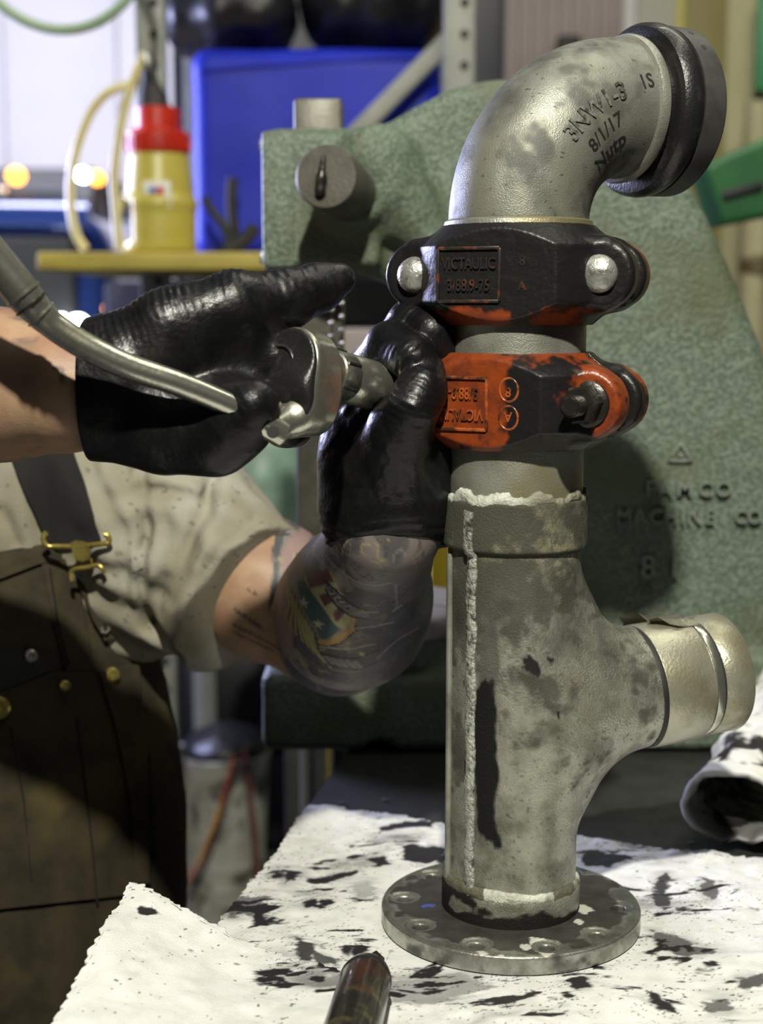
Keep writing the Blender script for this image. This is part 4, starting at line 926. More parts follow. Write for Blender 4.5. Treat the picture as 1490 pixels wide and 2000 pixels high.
tube_obj('tab_ring', [on(x, y, bb, .010) for x, y in ((183, 1225), (184, 1234), (192, 1236), (197, 1230), (194, 1222))], .001, M_zinc, bib, 6)
# strap and brass hardware
st = patch('strap', [(18, 880), (140, 884), (168, 960), (200, 1052), (184, 1060), (110, 1062), (88, 1050), (52, 970)], sbv, .003, .0035, M_strap, man)
def flat_on(pts, lift):
    hs_ = [on(x, y, None, 0) for x, y in pts]; ym = min(h.y for h in hs_); return [P(x, y, (ym*.7 + h.y*.3) - lift*.8) for (x, y), h in zip(pts, hs_)]
def wire(name, pts, r, parent, lift=.010, m=None): return tube_obj(name, smooth_path(flat_on(pts, lift), 4), r, m or M_brass, parent, 8)
wire('buckle', [(92, 1040), (84, 1050), (92, 1066), (110, 1067), (150, 1067), (200, 1062), (213, 1058), (210, 1046), (203, 1044)], .0022, st, .012)
hkp = [(138, 1060), (148, 1055), (168, 1058), (176, 1068), (177, 1090), (165, 1096), (148, 1094)]
bm = bmesh.new(); vs = [bm.verts.new(p) for p in flat_on(hkp, .0155)]; f = bm.faces.new(vs); r = bmesh.ops.extrude_face_region(bm, geom=[f]); bmesh.ops.translate(bm, verts=[g for g in r['geom'] if isinstance(g, bmesh.types.BMVert)], vec=(0, -.003, 0)); bm_obj('clasp', bm, M_brass, st)
wire('hook', [(152, 1094), (154, 1104), (164, 1107), (176, 1102), (177, 1092)], .0018, st, .012)
wire('loop', [(140, 1134), (138, 1120), (146, 1112), (170, 1108), (190, 1104), (200, 1110), (203, 1120)], .0019, st, .012)
wire('strap_slide', [(20, 884), (80, 884), (136, 882)], .0012, st, .006)
# boots
M_boot = mat('dark boot leather', (.02, .018, .015), None, .6)
for s_ in (-1, 1):
    bt = Field((-.38 + s_*.12 - .09, 1.15, -.01), (-.38 + s_*.12 + .09, 1.46, .16), .006)
    bt.ell((-.38 + s_*.12, 1.24, .045), (.05, .09, .045)); bt.cap((-.38 + s_*.12, 1.30, .05), (-.38 + s_*.12, 1.37, .05), .045, .042, .03); bt.cap((-.38 + s_*.12, 1.35, .05), (-.38 + s_*.12, 1.35, .13), .045, .05, .03); bt.half((0, 0, .004), (0, 0, -1))
    fobj('boot', bt, M_boot, man)
# ================================================================ GLOVES
def creases(q, centres):
    """fine wrinkles across the finger at each (centre, direction, radius, pitch)"""
    d = np.zeros(len(q))
    for c, dr, r, pitch, amp in centres:
        t = q - np.array(c); u = t @ np.array(Vector(dr).normalized()); w_ = np.exp(-(np.sum(t*t, 1)/(r*r)))
        d += .30*amp*w_*(.2 + 1.6*fbm(q, 45, 2, 5))*np.sin((u + .002*(fbm(q, 90, 2) - .5)*2)*2*math.pi/pitch)
    return d
# hand on the coupling (tattooed arm)
gl = Field((-.065, .885, ZB + .125), (.075, 1.11, ZB + .425), .00115)
K = .009
gl.cap(P(757, 1052, .988), P(760, 985, .985), .0355, .0345, 0); gl.cap(P(760, 985, .985), P(772, 900, .985), .0345, .036, .02)
gl.cap(P(735, 960, .995), P(722, 850, 1.005), .024, .027, .02); gl.cap(P(790, 960, .985), P(808, 850, .985), .026, .024, .02)
gl.cap(P(745, 860, 1.005), P(740, 770, 1.02), .026, .022, .02); gl.cap(P(770, 850, .99), P(790, 790, 1.0), .024, .018, .015)
# thumb
gl.chain([(P(768, 915, .965), .026), (P(782, 838, .948), .0205), (P(804, 796, .936), .0162), (P(824, 762, .940), .0146), (P(838, 742, .952), .0108)], .006)
# index finger, over the socket
gl.chain([(P(735, 790, 1.02), .0175), (P(722, 728, .995), .0165), (P(764, 676, .970), .0158), (P(804, 698, .950), .0140), (P(831, 722, .947), .0112)], .0035)
# middle finger
gl.chain([(P(750, 760, 1.035), .017), (P(768, 680, 1.005), .0160), (P(803, 630, .982), .0148), (P(842, 648, .968), .0135), (P(862, 682, .970), .0115)], .0035)
# ring and little fingers, behind
gl.chain([(P(755, 790, 1.05), .016), (P(775, 700, 1.062), .0145), (P(812, 655, 1.065), .0135), (P(848, 680, 1.062), .0115)], .005)
gl.chain([(P(770, 850, 1.05), .0145), (P(778, 780, 1.078), .0125), (P(808, 745, 1.085), .0115), (P(840, 760, 1.082), .0100)], .005)
# loose fold along the outer edge and the web of the thumb
gl.chain([(P(668, 800, .985), .0028), (P(672, 830, .985), .0060), (P(668, 900, .985), .0085), (P(676, 960, .988), .010), (P(672, 1035, .988), .010)], .012)
gl.chain([(P(670, 802, .985), .0022), (P(688, 800, .972), .0025), (P(716, 803, .962), .0035), (P(700, 830, .968), .0030), (P(680, 862, .978), .0050)], .005)
gl.cap(P(700, 880, .98), P(700, 980, .985), .020, .022, .02)
# rolled cuff
wc = P(757, 1056, .988)
cz = [(P(758 + 111*math.cos(t), 1052 + 14 + (-14)*0 + 0, .988) + Vector((0, .034*math.sin(t) - .0, -.012*abs(math.cos(t))*0 - .006*math.sin(-t)))) for t in [2*math.pi*i/40 for i in range(41)]]
for a, b in zip(cz[:-1], cz[1:]): gl.cap(a, b, .0018, .0018, .002)
gl.disp(lambda q: creases(q, [(P(803, 788, .930), P(826, 748, .943) - P(782, 838, .948), .015, .0048, .0011), (P(826, 752, .932), P(838, 722, .955) - P(803, 788, .938), .010, .0042, .0009), (P(790, 722, .945), P(832, 738, .953) - P(762, 682, .972), .016, .0050, .0011),
                              (P(812, 628, .970), P(842, 648, .968) - P(803, 630, .982), .013, .0040, .0009), (P(850, 660, .958), P(862, 682, .970) - P(803, 630, .982), .010, .004, .0007), (P(725, 880, .960), (1, .2, -.5), .028, .0065, .0009), (P(790, 900, .95), (1, 0, .45), .03, .008, .0009), (P(850, 930, .97), (1, 0, .6), .025, .009, .0012)])
        + .0026*(fbm(q, 34, 3) - .5) + .0007*np.sin((q[:, 2] + .006*(fbm(q, 30, 2) - .5)*2)*900)*sstep(P(757, 985, .98).z, P(757, 1050, .98).z, q[:, 2]))
gl.half(P(757, 1068, .988), Vector((0, -.35, -1)).normalized())
o = fobj('glove', gl, M_glove, man); o['label'] = 'black glove gripping the lower coupling'
# hand holding the ratchet
gr = Field((-.20, .83, ZB + .28), (.0, .985, ZB + .455), .00118)
fz = (Vector((0, 1, 0)), .92)
def R(px, py, Y): return P(px, py, Y)
gr.cap(R(158, 764, .906), R(240, 752, .905), .0375, .036, 0); gr.cap(R(240, 745, .907), R(330, 735, .914), .034, .031, .02)
gr.chain([(R(190, 712, .903), .018), (R(330, 640, .898), .0205), (R(452, 596, .904), .0205)], .016)
gr.chain([(R(200, 735, .906), .02), (R(340, 690, .906), .0225), (R(472, 645, .910), .0200)], .016)
gr.chain([(R(200, 770, .910), .02), (R(340, 740, .914), .0215), (R(482, 705, .916), .0195)], .016)
gr.chain([(R(210, 800, .910), .02), (R(340, 790, .914), .0215), (R(480, 762, .916), .0195)], .016)
gr.chain([(R(185, 805, .902), .026), (R(320, 835, .893), .0250), (R(420, 842, .885), .0235), (R(466, 816, .874), .0190), (R(500, 790, .866), .0135)], .014)
gr.cap(R(430, 800, .90), R(480, 800, .90), .022, .018, .015)
gr.chain([(R(455, 604, .906), .0195), (R(555, 585, .922), .0165), (R(620, 562, .938), .0140), (R(662, 545, .944), .0100)], .008)
gr.chain([(R(474, 648, .916), .0185), (R(535, 704, .912), .0165), (R(585, 708, .930), .0150), (R(612, 722, .952), .0120)], .006)
gr.chain([(R(484, 706, .914), .0185), (R(548, 758, .914), .0165), (R(585, 790, .940), .0145), (R(600, 800, .958), .012)], .006)
gr.chain([(R(484, 762, .912), .0180), (R(528, 800, .918), .0165), (R(558, 826, .942), .0145), (R(572, 838, .960), .012)], .006)
gr.disp(lambda q: creases(q, [(R(240, 622, .895), (1, 0, .45), .020, .0042, .0016), (R(330, 570, .895), (1, 0, .45), .020, .0046, .0018), (R(410, 530, .90), (1, 0, .35), .020, .0052, .0016), (R(540, 535, .915), (1, 0, .5), .015, .0058, .0014), (R(620, 528, .925), (1, 0, .6), .013, .006, .0009),
                              (R(555, 668, .91), (1, 0, .5), .016, .0062, .0011), (R(470, 800, .86), (.8, 0, .6), .016, .005, .0007), (R(200, 660, .90), (1, 0, .5), .022, .004, .0008)]) + .0030*(fbm(q, 30, 3) - .5))
gr.half(R(172, 764, .906), Vector((-1, 0, -.02)).normalized())
o = fobj('glove', gr, M_glove, man); o['label'] = 'black glove holding the ratchet handle'
# ================================================================ RATCHET
rt = thing('ratchet_wrench', 'oily chrome ratchet with long bent handle and deep socket held across the glove', 'ratchet', P(545, 790, .88))
hp = [(530, 838, .868), (490, 815, .864), (440, 787, .858), (345, 748, .850), (250, 716, .843), (170, 678, .838), (110, 640, .834), (72, 606, .831), (30, 556, .828), (-20, 495, .825), (-90, 415, .820), (-150, 350, .815)]
hpts = smooth_path([P(*p) for p in hp], 8); rr = np.interp(np.linspace(0, 1, len(hpts)), [0, .12, .25, .45, .57, .60, .63, .66, .70, 1], [.0062, .0064, .0070, .0076, .0078, .0084, .0084, .0094, .0100, .0104])
rr = [float(x) for x in rr]
handle = tube_obj('handle', hpts, list(rr), M_chrome, rt, 16, 1.25)
grv = smooth_path([Vector(p) + Vector((0, -.0068, .0005)) for p in hpts[10:50]], 2)
tube_obj('handle_groove', [tuple(p) for p in grv], .0011, M_darkmetal, handle, 6)
for k in (54, 58, 61): tube_obj('grip_ring', [hpts[k], hpts[k].lerp(hpts[k + 1], .6)], rr[k] + .0009, M_darkmetal if k == 58 else M_chrome, handle, 16, 1.25)
sb0 = Vector(P(828, 782, 1.005)); hc = Vector(P(598, 716, .905)); ax = (sb0 - hc).normalized()
hinge = Vector(P(533, 838, .872))
hf = Field((-.10, .82, ZB + .27), (.02, .97, ZB + .41), .0011)
fc = hc - ax*.016
lowv = Vector(P(552, 806, .874))
dn = (lowv - fc); dn = (dn - ax*dn.dot(ax)).normalized()
hf.cyl(fc, fc + ax*.024, .0212, .003); hf.cyl(fc + dn*.026, fc + dn*.026 + ax*.024, .0150, .003, .022)
hf.cap(fc + dn*.03 + ax*.010, hinge + (hinge - fc)*0.0, .0105, .0080, .01)
fobj('ratchet_head', hf, M_chrome, rt)
face = Field(fc - Vector((.05, .05, .06)), fc + Vector((.05, .05, .05)), .0011)
face.cyl(fc - ax*.0022, fc + ax*.002, .0200, .001); face.cyl(fc + dn*.026 - ax*.0022, fc + dn*.026 + ax*.002, .0138, .001, .022)
fp = fobj('face_plate', face, M_blackring, rt)
bm = bmesh.new(); u = dn; w2 = ax.cross(dn); add_tube(bm, [fc + w2*.006 - ax*.0024 + (u*math.cos(t) + w2*math.sin(t))*.0105 for t in [2*math.pi*i/28 for i in range(29)]], .0013, 8, False); bm_obj('dial_ring', bm, M_blackring, fp, True)
lathe_obj('lever', [(0, -.006), (.004, -.0055), (.0055, -.003), (.0055, .001), (0, .001)], fc + dn*.022 - ax*.002, M_blackring, fp, ax, 18)
lathe_obj('hinge_block', [(0, 0), (.0066, 0), (.0076, .0012), (.0076, .0155), (.0066, .0168), (0, .0168)], P(508, 824, .864), M_chrome, rt, (P(553, 850, .870) - P(508, 824, .864)), 24)
pin = P(533, 844, .8575); lathe_obj('hinge_pin', [(0, -.002), (.0036, -.002), (.0036, .006), (0, .006)], pin, M_black, rt, (P(529, 845, .872) - CAM).normalized(), 16)
s0 = fc + ax*.022; L = (sb0 - s0).length
prof = [(0, 0), (.0135, 0), (.0148, .002), (.0148, .012), (.0140, .013), (.0140, .0145), (.0150, .0155), (.0152, .030), (.0146, .031), (.0146, .0325), (.0155, .034), (.0155, L), (.0105, L), (.0105, L - .02), (0, L - .02)]
so = lathe_obj('socket', prof, s0, M_chrome, rt, ax, 48)
for k in range(6):
    a = k*math.pi/3 + .2; d = w2*math.cos(a) + u*math.sin(a); tube_obj('socket_flat', [s0 + ax*.017 + d*.0150, s0 + ax*.029 + d*.0152], .0012, M_darkmetal, so, 6)
# ================================================================ THINGS LYING ON THE PADS
M_handle = mat('oily tool handle', (0.016, 0.015, 0.013), (0.09, 0.08, 0.03), 0.25, 0.0, 60, .5, .7, .15, 300, (0.06, 0.022, 0.010), 18, coat=.4)
tip, back = Vector(B(737, 1903, .015)), Vector(B(655, 2150, .028)); hd0 = tip.lerp(back, .10) + Vector((-.003, 0, .004)); sdv = (back - hd0).normalized()
tool = thing('scraper', 'short scraper with dark glossy handle and small pointed blade lying on the near pad', 'scraper', hd0)
L = (back - hd0).length
lathe_obj('handle', [(0, 0), (.006, .0004), (.0115, .004), (.0138, .010), (.0150, .020), (.0153, .05), (.0157, L - .01), (.013, L), (0, L)], hd0 + Vector((0, 0, .006)), M_handle, tool, sdv, 40)
lathe_obj('ferrule', [(.0140, .0145), (.0150, .0155), (.0154, .018), (.0152, .0205), (.0146, .0215)], hd0 + Vector((0, 0, .006)), M_blackring, tool, sdv, 40)
bm = bmesh.new(); sx = sdv.cross(Vector((0, 0, 1))).normalized(); uz = sx.cross(sdv)
pr = [(-.0085, .008), (-.0062, -.010), (0.001, -.024), (.0072, -.012), (.0075, .008)]
vs = [bm.verts.new(hd0 + sx*(-a - .001) + sdv*b + uz*(.006)) for a, b in pr]; f = bm.faces.new(vs); r = bmesh.ops.extrude_face_region(bm, geom=[f]); bmesh.ops.translate(bm, verts=[g for g in r['geom'] if isinstance(g, bmesh.types.BMVert)], vec=uz*.0022)
bm_obj('blade', bm, M_darkmetal, tool)
# rolled, oil-soaked pad at the right
a0, a1 = Vector(B(1445, 1585, .034)), Vector((.390, 1.312, ZB + .066)); axr = (a1 - a0).normalized(); side = axr.cross(Vector((0, 0, 1))).normalized(); upv = side.cross(axr)
nu, nv = 90, 70; vo, vi = [], []
for i in range(nu):
    s_ = i/(nu - 1); c = a0.lerp(a1, s_)
    for k in range(nv):
        t = 2*math.pi*k/nv; ru = .030 + .030*s_; rs = .046 + .010*s_
        q = c + side*rs*math.cos(t) + upv*ru*math.sin(t)*(1 if math.sin(t) > 0 else .85)
        vo.append(tuple(q)); vi.append(tuple(c + side*(rs - .005)*math.cos(t) + upv*(ru - .005)*math.sin(t)*(1 if math.sin(t) > 0 else .85)))
vo = np.array(vo); vi = np.array(vi); nz = (fbm(vo, 26, 3) - .5)*.020 + (fbm(vo, 90, 3) - .5)*.006
cc = np.repeat(np.array([tuple(a0.lerp(a1, i/(nu - 1))) for i in range(nu)]), nv, 0); d = vo - cc; d /= np.linalg.norm(d, axis=1)[:, None]
vo += d*nz[:, None]; vi += d*nz[:, None]
lip = (fbm(vo[:nv], 60, 2) - .5)*.016; vo[:nv] += np.array(axr)*lip[:, None]; vi[:nv] += np.array(axr)*lip[:, None]
dz = max(0, ZB + .0035 - vo[:, 2].min()); vo[:, 2] += dz; vi[:, 2] += dz
i = np.arange(nu*nv).reshape(nu, nv); j = np.roll(i, -1, 1); n_ = nu*nv
q = np.stack([i[:-1].ravel(), i[1:].ravel(), j[1:].ravel(), j[:-1].ravel()], 1)
cap_ = np.stack([i[0], j[0], j[0] + n_, i[0] + n_], 1); cap2 = np.stack([i[-1], i[-1] + n_, j[-1] + n_, j[-1]], 1)
vv = np.concatenate([vo, vi]); s_al = (vv - np.array(a0)) @ np.array(axr)
c = paint_blank(vv); n1 = fbm(vv, 45, 4, 3)*.65 + fbm(vv, 120, 3)*.35
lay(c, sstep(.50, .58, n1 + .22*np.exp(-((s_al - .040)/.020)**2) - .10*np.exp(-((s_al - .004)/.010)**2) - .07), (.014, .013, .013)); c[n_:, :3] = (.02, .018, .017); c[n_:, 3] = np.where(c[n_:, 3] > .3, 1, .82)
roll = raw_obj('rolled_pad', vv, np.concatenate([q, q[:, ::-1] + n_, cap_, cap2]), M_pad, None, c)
tag(roll, 'oil-blackened white pad rolled into an open tube at the right bench edge', 'rolled pad')
# ================================================================ STORAGE RACK AND ITS LOAD
M_rack = mat('grey rack steel', (0.30, 0.31, 0.28), (0.25, 0.26, 0.23), .55, .1, 20)
M_hole = mat('rack slot', (.02, .02, .02), None, .8)
M_board = mat('yellow shelf board', (0.56, 0.46, 0.085), (0.42, 0.33, 0.07), .6, 0, 8, stretch=(1, 5, 5))
M_blue = mat('blue plastic', (0.012, 0.026, 0.50), (0.009, 0.02, 0.40), .5, 0, 6, spec=.3)
M_bag = mat('black plastic bag', (.006, .006, .007), (.010, .010, .012), .42, 0, 20, bump=.9, bscale=30)
YR = 2.62
rack = thing('storage_rack', 'grey steel storage rack with drilled uprights, diagonal brace and yellow shelf board', 'storage rack', (-.1, YR + .25, 0))
sl_, sr_ = P(268, 100, YR).x, P(324, 100, YR).x; ul, ur = P(866, 100, YR).x, P(926, 100, YR).x
zt_ = 3.1
for k, (x0, x1, yy) in enumerate(((sl_, sr_, YR), (ul, ur, YR), (sl_, sr_, YR + .62), (ul, ur, YR + .62))):
    u_ = box_obj('upright', ((x0 + x1)/2, yy, zt_/2), (x1 - x0, .045, zt_), M_rack, rack, .004)
    if k < 2:
        me_ = None
        for i in range(46):
            z = .55 + i*.0505
            if me_ is None: me_ = lathe_obj('slot', [(0, -.0016), (.0075, -.0016), (.0075, .001), (0, .001)], (x0 + (x1 - x0)*.66, yy - .0225, z), M_hole, u_, (0, 1, 0), 10)
            else: c_ = me_.copy(); c_.location = (0, 0, i*.0505); COL.objects.link(c_)
zs0 = P(300, 527, 2.40).z; zs1 = P(300, 492, 2.40).z
box_obj('shelf_board', ((P(72, 500, 2.40).x + ur)/2, 2.80, (zs0 + zs1)/2), (ur - P(72, 500, 2.40).x, .80, zs1 - zs0), M_board, rack, .004)
q0, q1 = P(884, 66, YR), P(690, 262, YR); dq = (q1 - q0)
box_obj('brace', (q0 + q1)/2 + dq*.35 + Vector((0, .03, 0)), (.036, .03, dq.length*1.75), M_rack, rack, .003, Vector((dq.x, 0, dq.z)).to_track_quat('Z', 'Y').to_matrix())
for z in (zs0 - .05,): box_obj('beam', ((sl_ + ur)/2, YR + .0, z), (ur - sl_ - .05, .035, .07), M_rack, rack, .004)
# blue tote with rounded shoulders on the shelf
YB_ = 2.70
b0, b1 = P(372, 300, YB_), P(862, 300, YB_); zt1 = P(600, 92, YB_).z
tote = thing('storage_tote', 'big glossy blue plastic tote with rounded shoulders on the yellow shelf', 'tote', ((b0.x + b1.x)/2, YB_ + .2, zs1))
tf = Field((b0.x - .02, YB_ - .02, zs1 - .01), (b1.x + .02, YB_ + .44, zt1 + .02), .006)
tf.box(((b0.x + b1.x)/2, YB_ + .20, (zs1 + zt1)/2 + .0005), ((b1.x - b0.x)/2, .20, (zt1 - zs1)/2), .032)
tf.disp(lambda p: .010*(fbm(p, 7, 2) - .5)*sstep(zs1, zs1 + .1, p[:, 2])); fobj('shell', tf, M_blue, tote)
tube_obj('rim_fold', [P(x, y, YB_ - .001) for x, y in ((392, 137), (470, 130), (600, 122), (740, 114), (840, 110))], .004, M_blue, tote, 8)
# black bags piled on the tote
for i, (px, py, rx, rz, lab) in enumerate(((455, 40, .13, .085, 'left black plastic bag slumped on the blue tote, with a curved sheen'), (735, 20, .15, .105, 'right black plastic bag slumped on the blue tote'))):
    c = P(px, py, YB_ + .15); g = Field((c.x - .26, c.y - .2, zt1 - .005), (c.x + .26, c.y + .2, zt1 + .25), .006)
    g.ell((c.x, c.y, zt1 + rz*.92), (rx, .15, rz)); g.half((c.x + .165, 0, 0), (1, 0, 0)); g.half((c.x - .165, 0, 0), (-1, 0, 0)); g.cap((c.x + .05, c.y, zt1 + rz*1.5), (c.x + .09, c.y, zt1 + rz*2.1), .04, .02, .05)
    g.disp(lambda p: .022*(fbm(p, 14, 3) - .5) + .006*np.sin(p[:, 0]*70 + 5*fbm(p, 8, 2))); g.half((0, 0, zt1 + .012), (0, 0, -1))
    o = fobj('plastic_bag', g, M_bag); tag(o, lab, 'bag', 'black bags on the blue tote')
# oil jug with red lid, spout and clear hose
M_jug = mat('translucent yellow jug', (0.50, 0.43, 0.085), (0.42, 0.34, 0.06), .35, 0, 9, .35, .7)
M_red = mat('red lid', (0.55, 0.030, 0.012), (0.42, 0.022, 0.010), .35, 0, 20)
M_hose = mat('clear yellowed hose', (0.72, 0.66, 0.36), (0.64, 0.55, 0.24), .3, 0, 12)
M_paper = mat('white label', (.75, .75, .7), None, .7)
YJ = 2.48
jc = P(312, 480, YJ); jr = (P(384, 400, YJ).x - P(240, 400, YJ).x)/2; zj = zs1
jug = thing('oil_jug', 'yellow oil jug with red screw lid and black pump nozzle on the yellow shelf', 'oil jug', (jc.x, YJ, zj))
def jz(py): return P(312, py, YJ).z - zj
jf = Field((jc.x - .09, YJ - .08, zj - .005), (jc.x + .09, YJ + .08, zj + .20), .0022)
jf.cyl((jc.x, YJ, zj), (jc.x, YJ, zj + jz(395)), jr, .010); jf.cyl((jc.x, YJ, zj + jz(400)), (jc.x, YJ, zj + jz(298)), jr*.98, .006, .02, False, jr*.80)
hx = jc.x - jr*.80; jf.cap((hx, YJ - .02, zj + jz(395)), (hx, YJ - .02, zj + jz(470)), .0105, .0105, .004, None, True); jf.op(lambda X, Y, Z: np.maximum(np.abs(X - hx) - .0095, np.abs(Z - zj - (jz(395) + jz(470))/2) - .030) + 0*Y, (hx - .01, YJ - .1, zj), (hx + .01, YJ + .1, zj + .15), .006, True)
fobj('jug_body', jf, M_jug, jug)
lathe_obj('lid', [(0, 0), (jr*.84, 0), (jr*.86, .004), (jr*.86, jz(262) - jz(300)), (jr*.78, jz(258) - jz(300)), (jr*.62, jz(252) - jz(300)), (jr*.62, jz(214) - jz(300)), (jr*.5, jz(210) - jz(300)), (0, jz(208) - jz(300))], (jc.x, YJ, zj + jz(300)), M_red, jug, n=36)
bm = bmesh.new()
for i in range(28):
    a = 2*math.pi*i/28; add_box(bm, (jc.x + jr*.865*math.cos(a), YJ + jr*.865*math.sin(a), zj + jz(281)), (.003, .003, .022), 0, Matrix.Rotation(a, 3, 'Z'))
bm_obj('grip_ribs', bm, M_red, jug)['kind'] = 'stuff'
lathe_obj('nozzle', [(0, 0), (jr*.46, 0), (jr*.40, jz(190) - jz(212)), (jr*.22, jz(160) - jz(212)), (jr*.15, jz(110) - jz(212)), (0, jz(104) - jz(212))], (jc.x - .006, YJ, zj + jz(212)), M_black, jug, (-.10, 0, 1), 24)
lp = [P(x, y, YJ - jr - .0012) for x, y in ((281, 355), (331, 355), (331, 404), (281, 404))]
lb = box_obj('hazard_label', (lp[0] + lp[2])/2 + Vector((0, .0045, 0)), (.042, .0016, .042), M_paper, jug, .0004)
for nm, dx, dz, cr in (('label_square', -.0065, .0055, (.03, .10, .45)), ('label_square', .0055, .0060, (.6, .03, .02)), ('label_square', .0050, -.0075, (.75, .62, .03))):
    box_obj(nm, (lp[0] + lp[2])/2 + Vector((dx, .0033, dz)), (.011, .0008, .011 if dz > 0 else .014), mat('label ink', cr, None, .6), jug)
hs = thing('clear_hose', 'loop of pale clear hose arching from the shelf over the oil jug nozzle', 'hose', P(160, 484, YJ - .05))
tube_obj('hose_run', smooth_path([P(x, y, YJ - .055 + dy) for x, y, dy in ((167, 487, 0), (148, 455, 0), (138, 400, 0), (140, 335, 0), (156, 270, 0), (182, 212, 0), (215, 178, 0), (250, 166, .005), (268, 150, .01))], 8), .0075, M_hose, hs, 12)
tube_obj('hose_run', smooth_path([P(x, y, YJ - .066) for x, y in ((284, 104), (272, 128), (256, 168), (240, 225), (228, 290), (222, 350), (226, 410), (232, 487))], 8), .0075, M_hose, hs, 12)
lathe_obj('hose_tip', [(0, 0), (.008, .001), (.009, .012), (.007, .02), (0, .02)], P(283, 106, YJ - .066), M_zinc, hs, (.25, 0, -1), 16)
# dark cable hooks standing in front of the tote
cb = thing('tool_cable', 'dark forked cable end leaning against the blue tote right of the jug', 'cable', P(450, 484, 2.6))
tube_obj('cable_run', smooth_path([P(x, y, 2.6) for x, y in ((398, 384), (412, 410), (436, 440), (452, 487))], 6), .008, M_black, cb, 10)
tube_obj('cable_run', smooth_path([P(x, y, 2.62) for x, y in ((455, 348), (452, 390), (456, 440), (462, 487))], 6), .010, M_black, cb, 10)
tube_obj('cable_run', smooth_path([P(x, y, 2.6) for x, y in ((498, 440), (484, 462), (468, 476), (440, 487))], 6), .012, M_black, cb, 10)
# ================================================================ FARTHER BACK
YC = 3.55
cab = thing('cabinet', 'tall dark blue-black cabinet standing behind the storage rack', 'cabinet', (P(640, 0, YC).x, YC + .25, 0))
cx0, cx1 = P(335, 100, YC).x, P(984, 100, YC).x
box_obj('cabinet_body', ((cx0 + cx1)/2, YC + .25, 1.45), (cx1 - cx0, .5, 2.9), mat('blue black enamel', (.010, .011, .020), None, .45), cab, .01)
for k in (0, 1): d_ = box_obj('door', (cx0 + (cx1 - cx0)*(.25 + .5*k), YC - .008, 1.45), ((cx1 - cx0)*.48, .018, 2.8), mat('blue black door', (.012, .013, .024), None, .4), cab, .004)
# ribbed mauve roller door and painted trims beside it, on the right wall
YW = 4.28
rd = struct(box_obj('door_1', ((P(985, 0, YW).x + P(1216, 0, YW).x)/2, YW, 1.7), (P(1216, 0, YW).x - P(985, 0, YW).x, .02, 3.4), mat('mauve door', (.40, .33, .33), (.34, .28, .27), .6, 0, 5), None, .003))
for i in range(9):
    x = P(992 + i*26, 0, YW).x; box_obj('door_rib', (x, YW - .016, 1.7), (.016, .014, 3.4), rd.data.materials[0], rd, .004)
bx = box_obj('latch_box', P(1110, 120, YW - .05), (.062, .06, .13), M_black, rd, .006)
for n_, (x0, x1, cr) in enumerate(((1214, 1240, (.72, .70, .74)), (1240, 1316, (.50, .49, .42)), (1314, 1332, (.62, .56, .16)), (1330, 1412, (.30, .26, .095))), 1):
    a, b = P(x0, 0, YW).x, P(x1, 0, YW).x; struct(box_obj(f'trim_{n_}', ((a + b)/2, YW - .01*n_, 1.7), (b - a, .05, 3.4), mat('painted trim', cr, tuple(v*.9 for v in cr), .6, 0, 6), None, .004))
gs = box_obj('green_sign', P(1500, 80, 4.2), (.066, .02, .26), mat('green sign', (.05, .33, .13), None, .5), None, .004); tag(gs, 'narrow bright green panel fixed at the upper right corner of the cream wall', 'sign')
# green folded crate lid leaning at the right, and the pipe below it
YG = 2.3
gp = [P(x, y, YG) for x, y in ((1376, 326), (1392, 312), (1560, 240), (1575, 395), (1560, 412), (1412, 441))]
grn = thing('green_bin', 'green plastic bin tilted behind the right edge of the press', 'bin', P(1480, 380, YG))
gb = Field((gp[0].x - .05, YG - .02, gp[5].z - .05), (gp[3].x + .05, YG + .16, gp[2].z + .05), .004)
gb.poly([(p.x, p.z) for p in gp], YG, YG + .12, .008); fobj('shell', gb, mat('green plastic', (.018, .145, .035), (.012, .10, .026), .45, 0, 8), grn)
box_obj('dark_grip', P(1450, 372, YG - .003), (.062, .012, .014), M_black, grn, .003, Matrix.Rotation(-.25, 3, 'Y'))
cnd = thing('wall_conduit', 'cream painted pipe with clamp running down the wall at the right edge', 'pipe', P(1478, 600, 4.1))
tube_obj('pipe_run', [(P(1478, 300, 4.1).x, 4.1, 2.0), (P(1478, 300, 4.1).x, 4.1, .02)], .035, M_cream, cnd, 20)
lathe_obj('clamp', [(.034, -.02), (.045, -.02), (.045, .02), (.034, .02)], P(1478, 520, 4.1), mat('olive clamp', (.16, .13, .05), None, .5), cnd, n=24)
lathe_obj('pipe_union', [(.034, -.05), (.043, -.05), (.043, .05), (.034, .05)], P(1478, 462, 4.1), M_cream, cnd, n=24)
box_obj('wall_strap', P(1478, 520, 4.2), (.02, .2, .03), M_rack, cnd, .003)
# coiled green hose hanging at the top left
hl = thing('hanging_hose', 'pale green hose hanging in a big loop near the ceiling at the left', 'hose', P(125, -80, 2.3))
ctr = P(118, -108, 2.3)
tube_obj('hose_loop', [ctr + Vector((.128*math.cos(t), .01*math.sin(3*t), .118*math.sin(t))) for t in [2*math.pi*i/60 for i in range(61)]], .0078, mat('pale green hose', (.40, .55, .36), (.35, .48, .31), .4, 0, 9), hl, 12)
tube_obj('hanger', [ctr + Vector((0, 0, .118)), (ctr.x, ctr.y, 3.5)], .003, M_darkmetal, hl, 8)
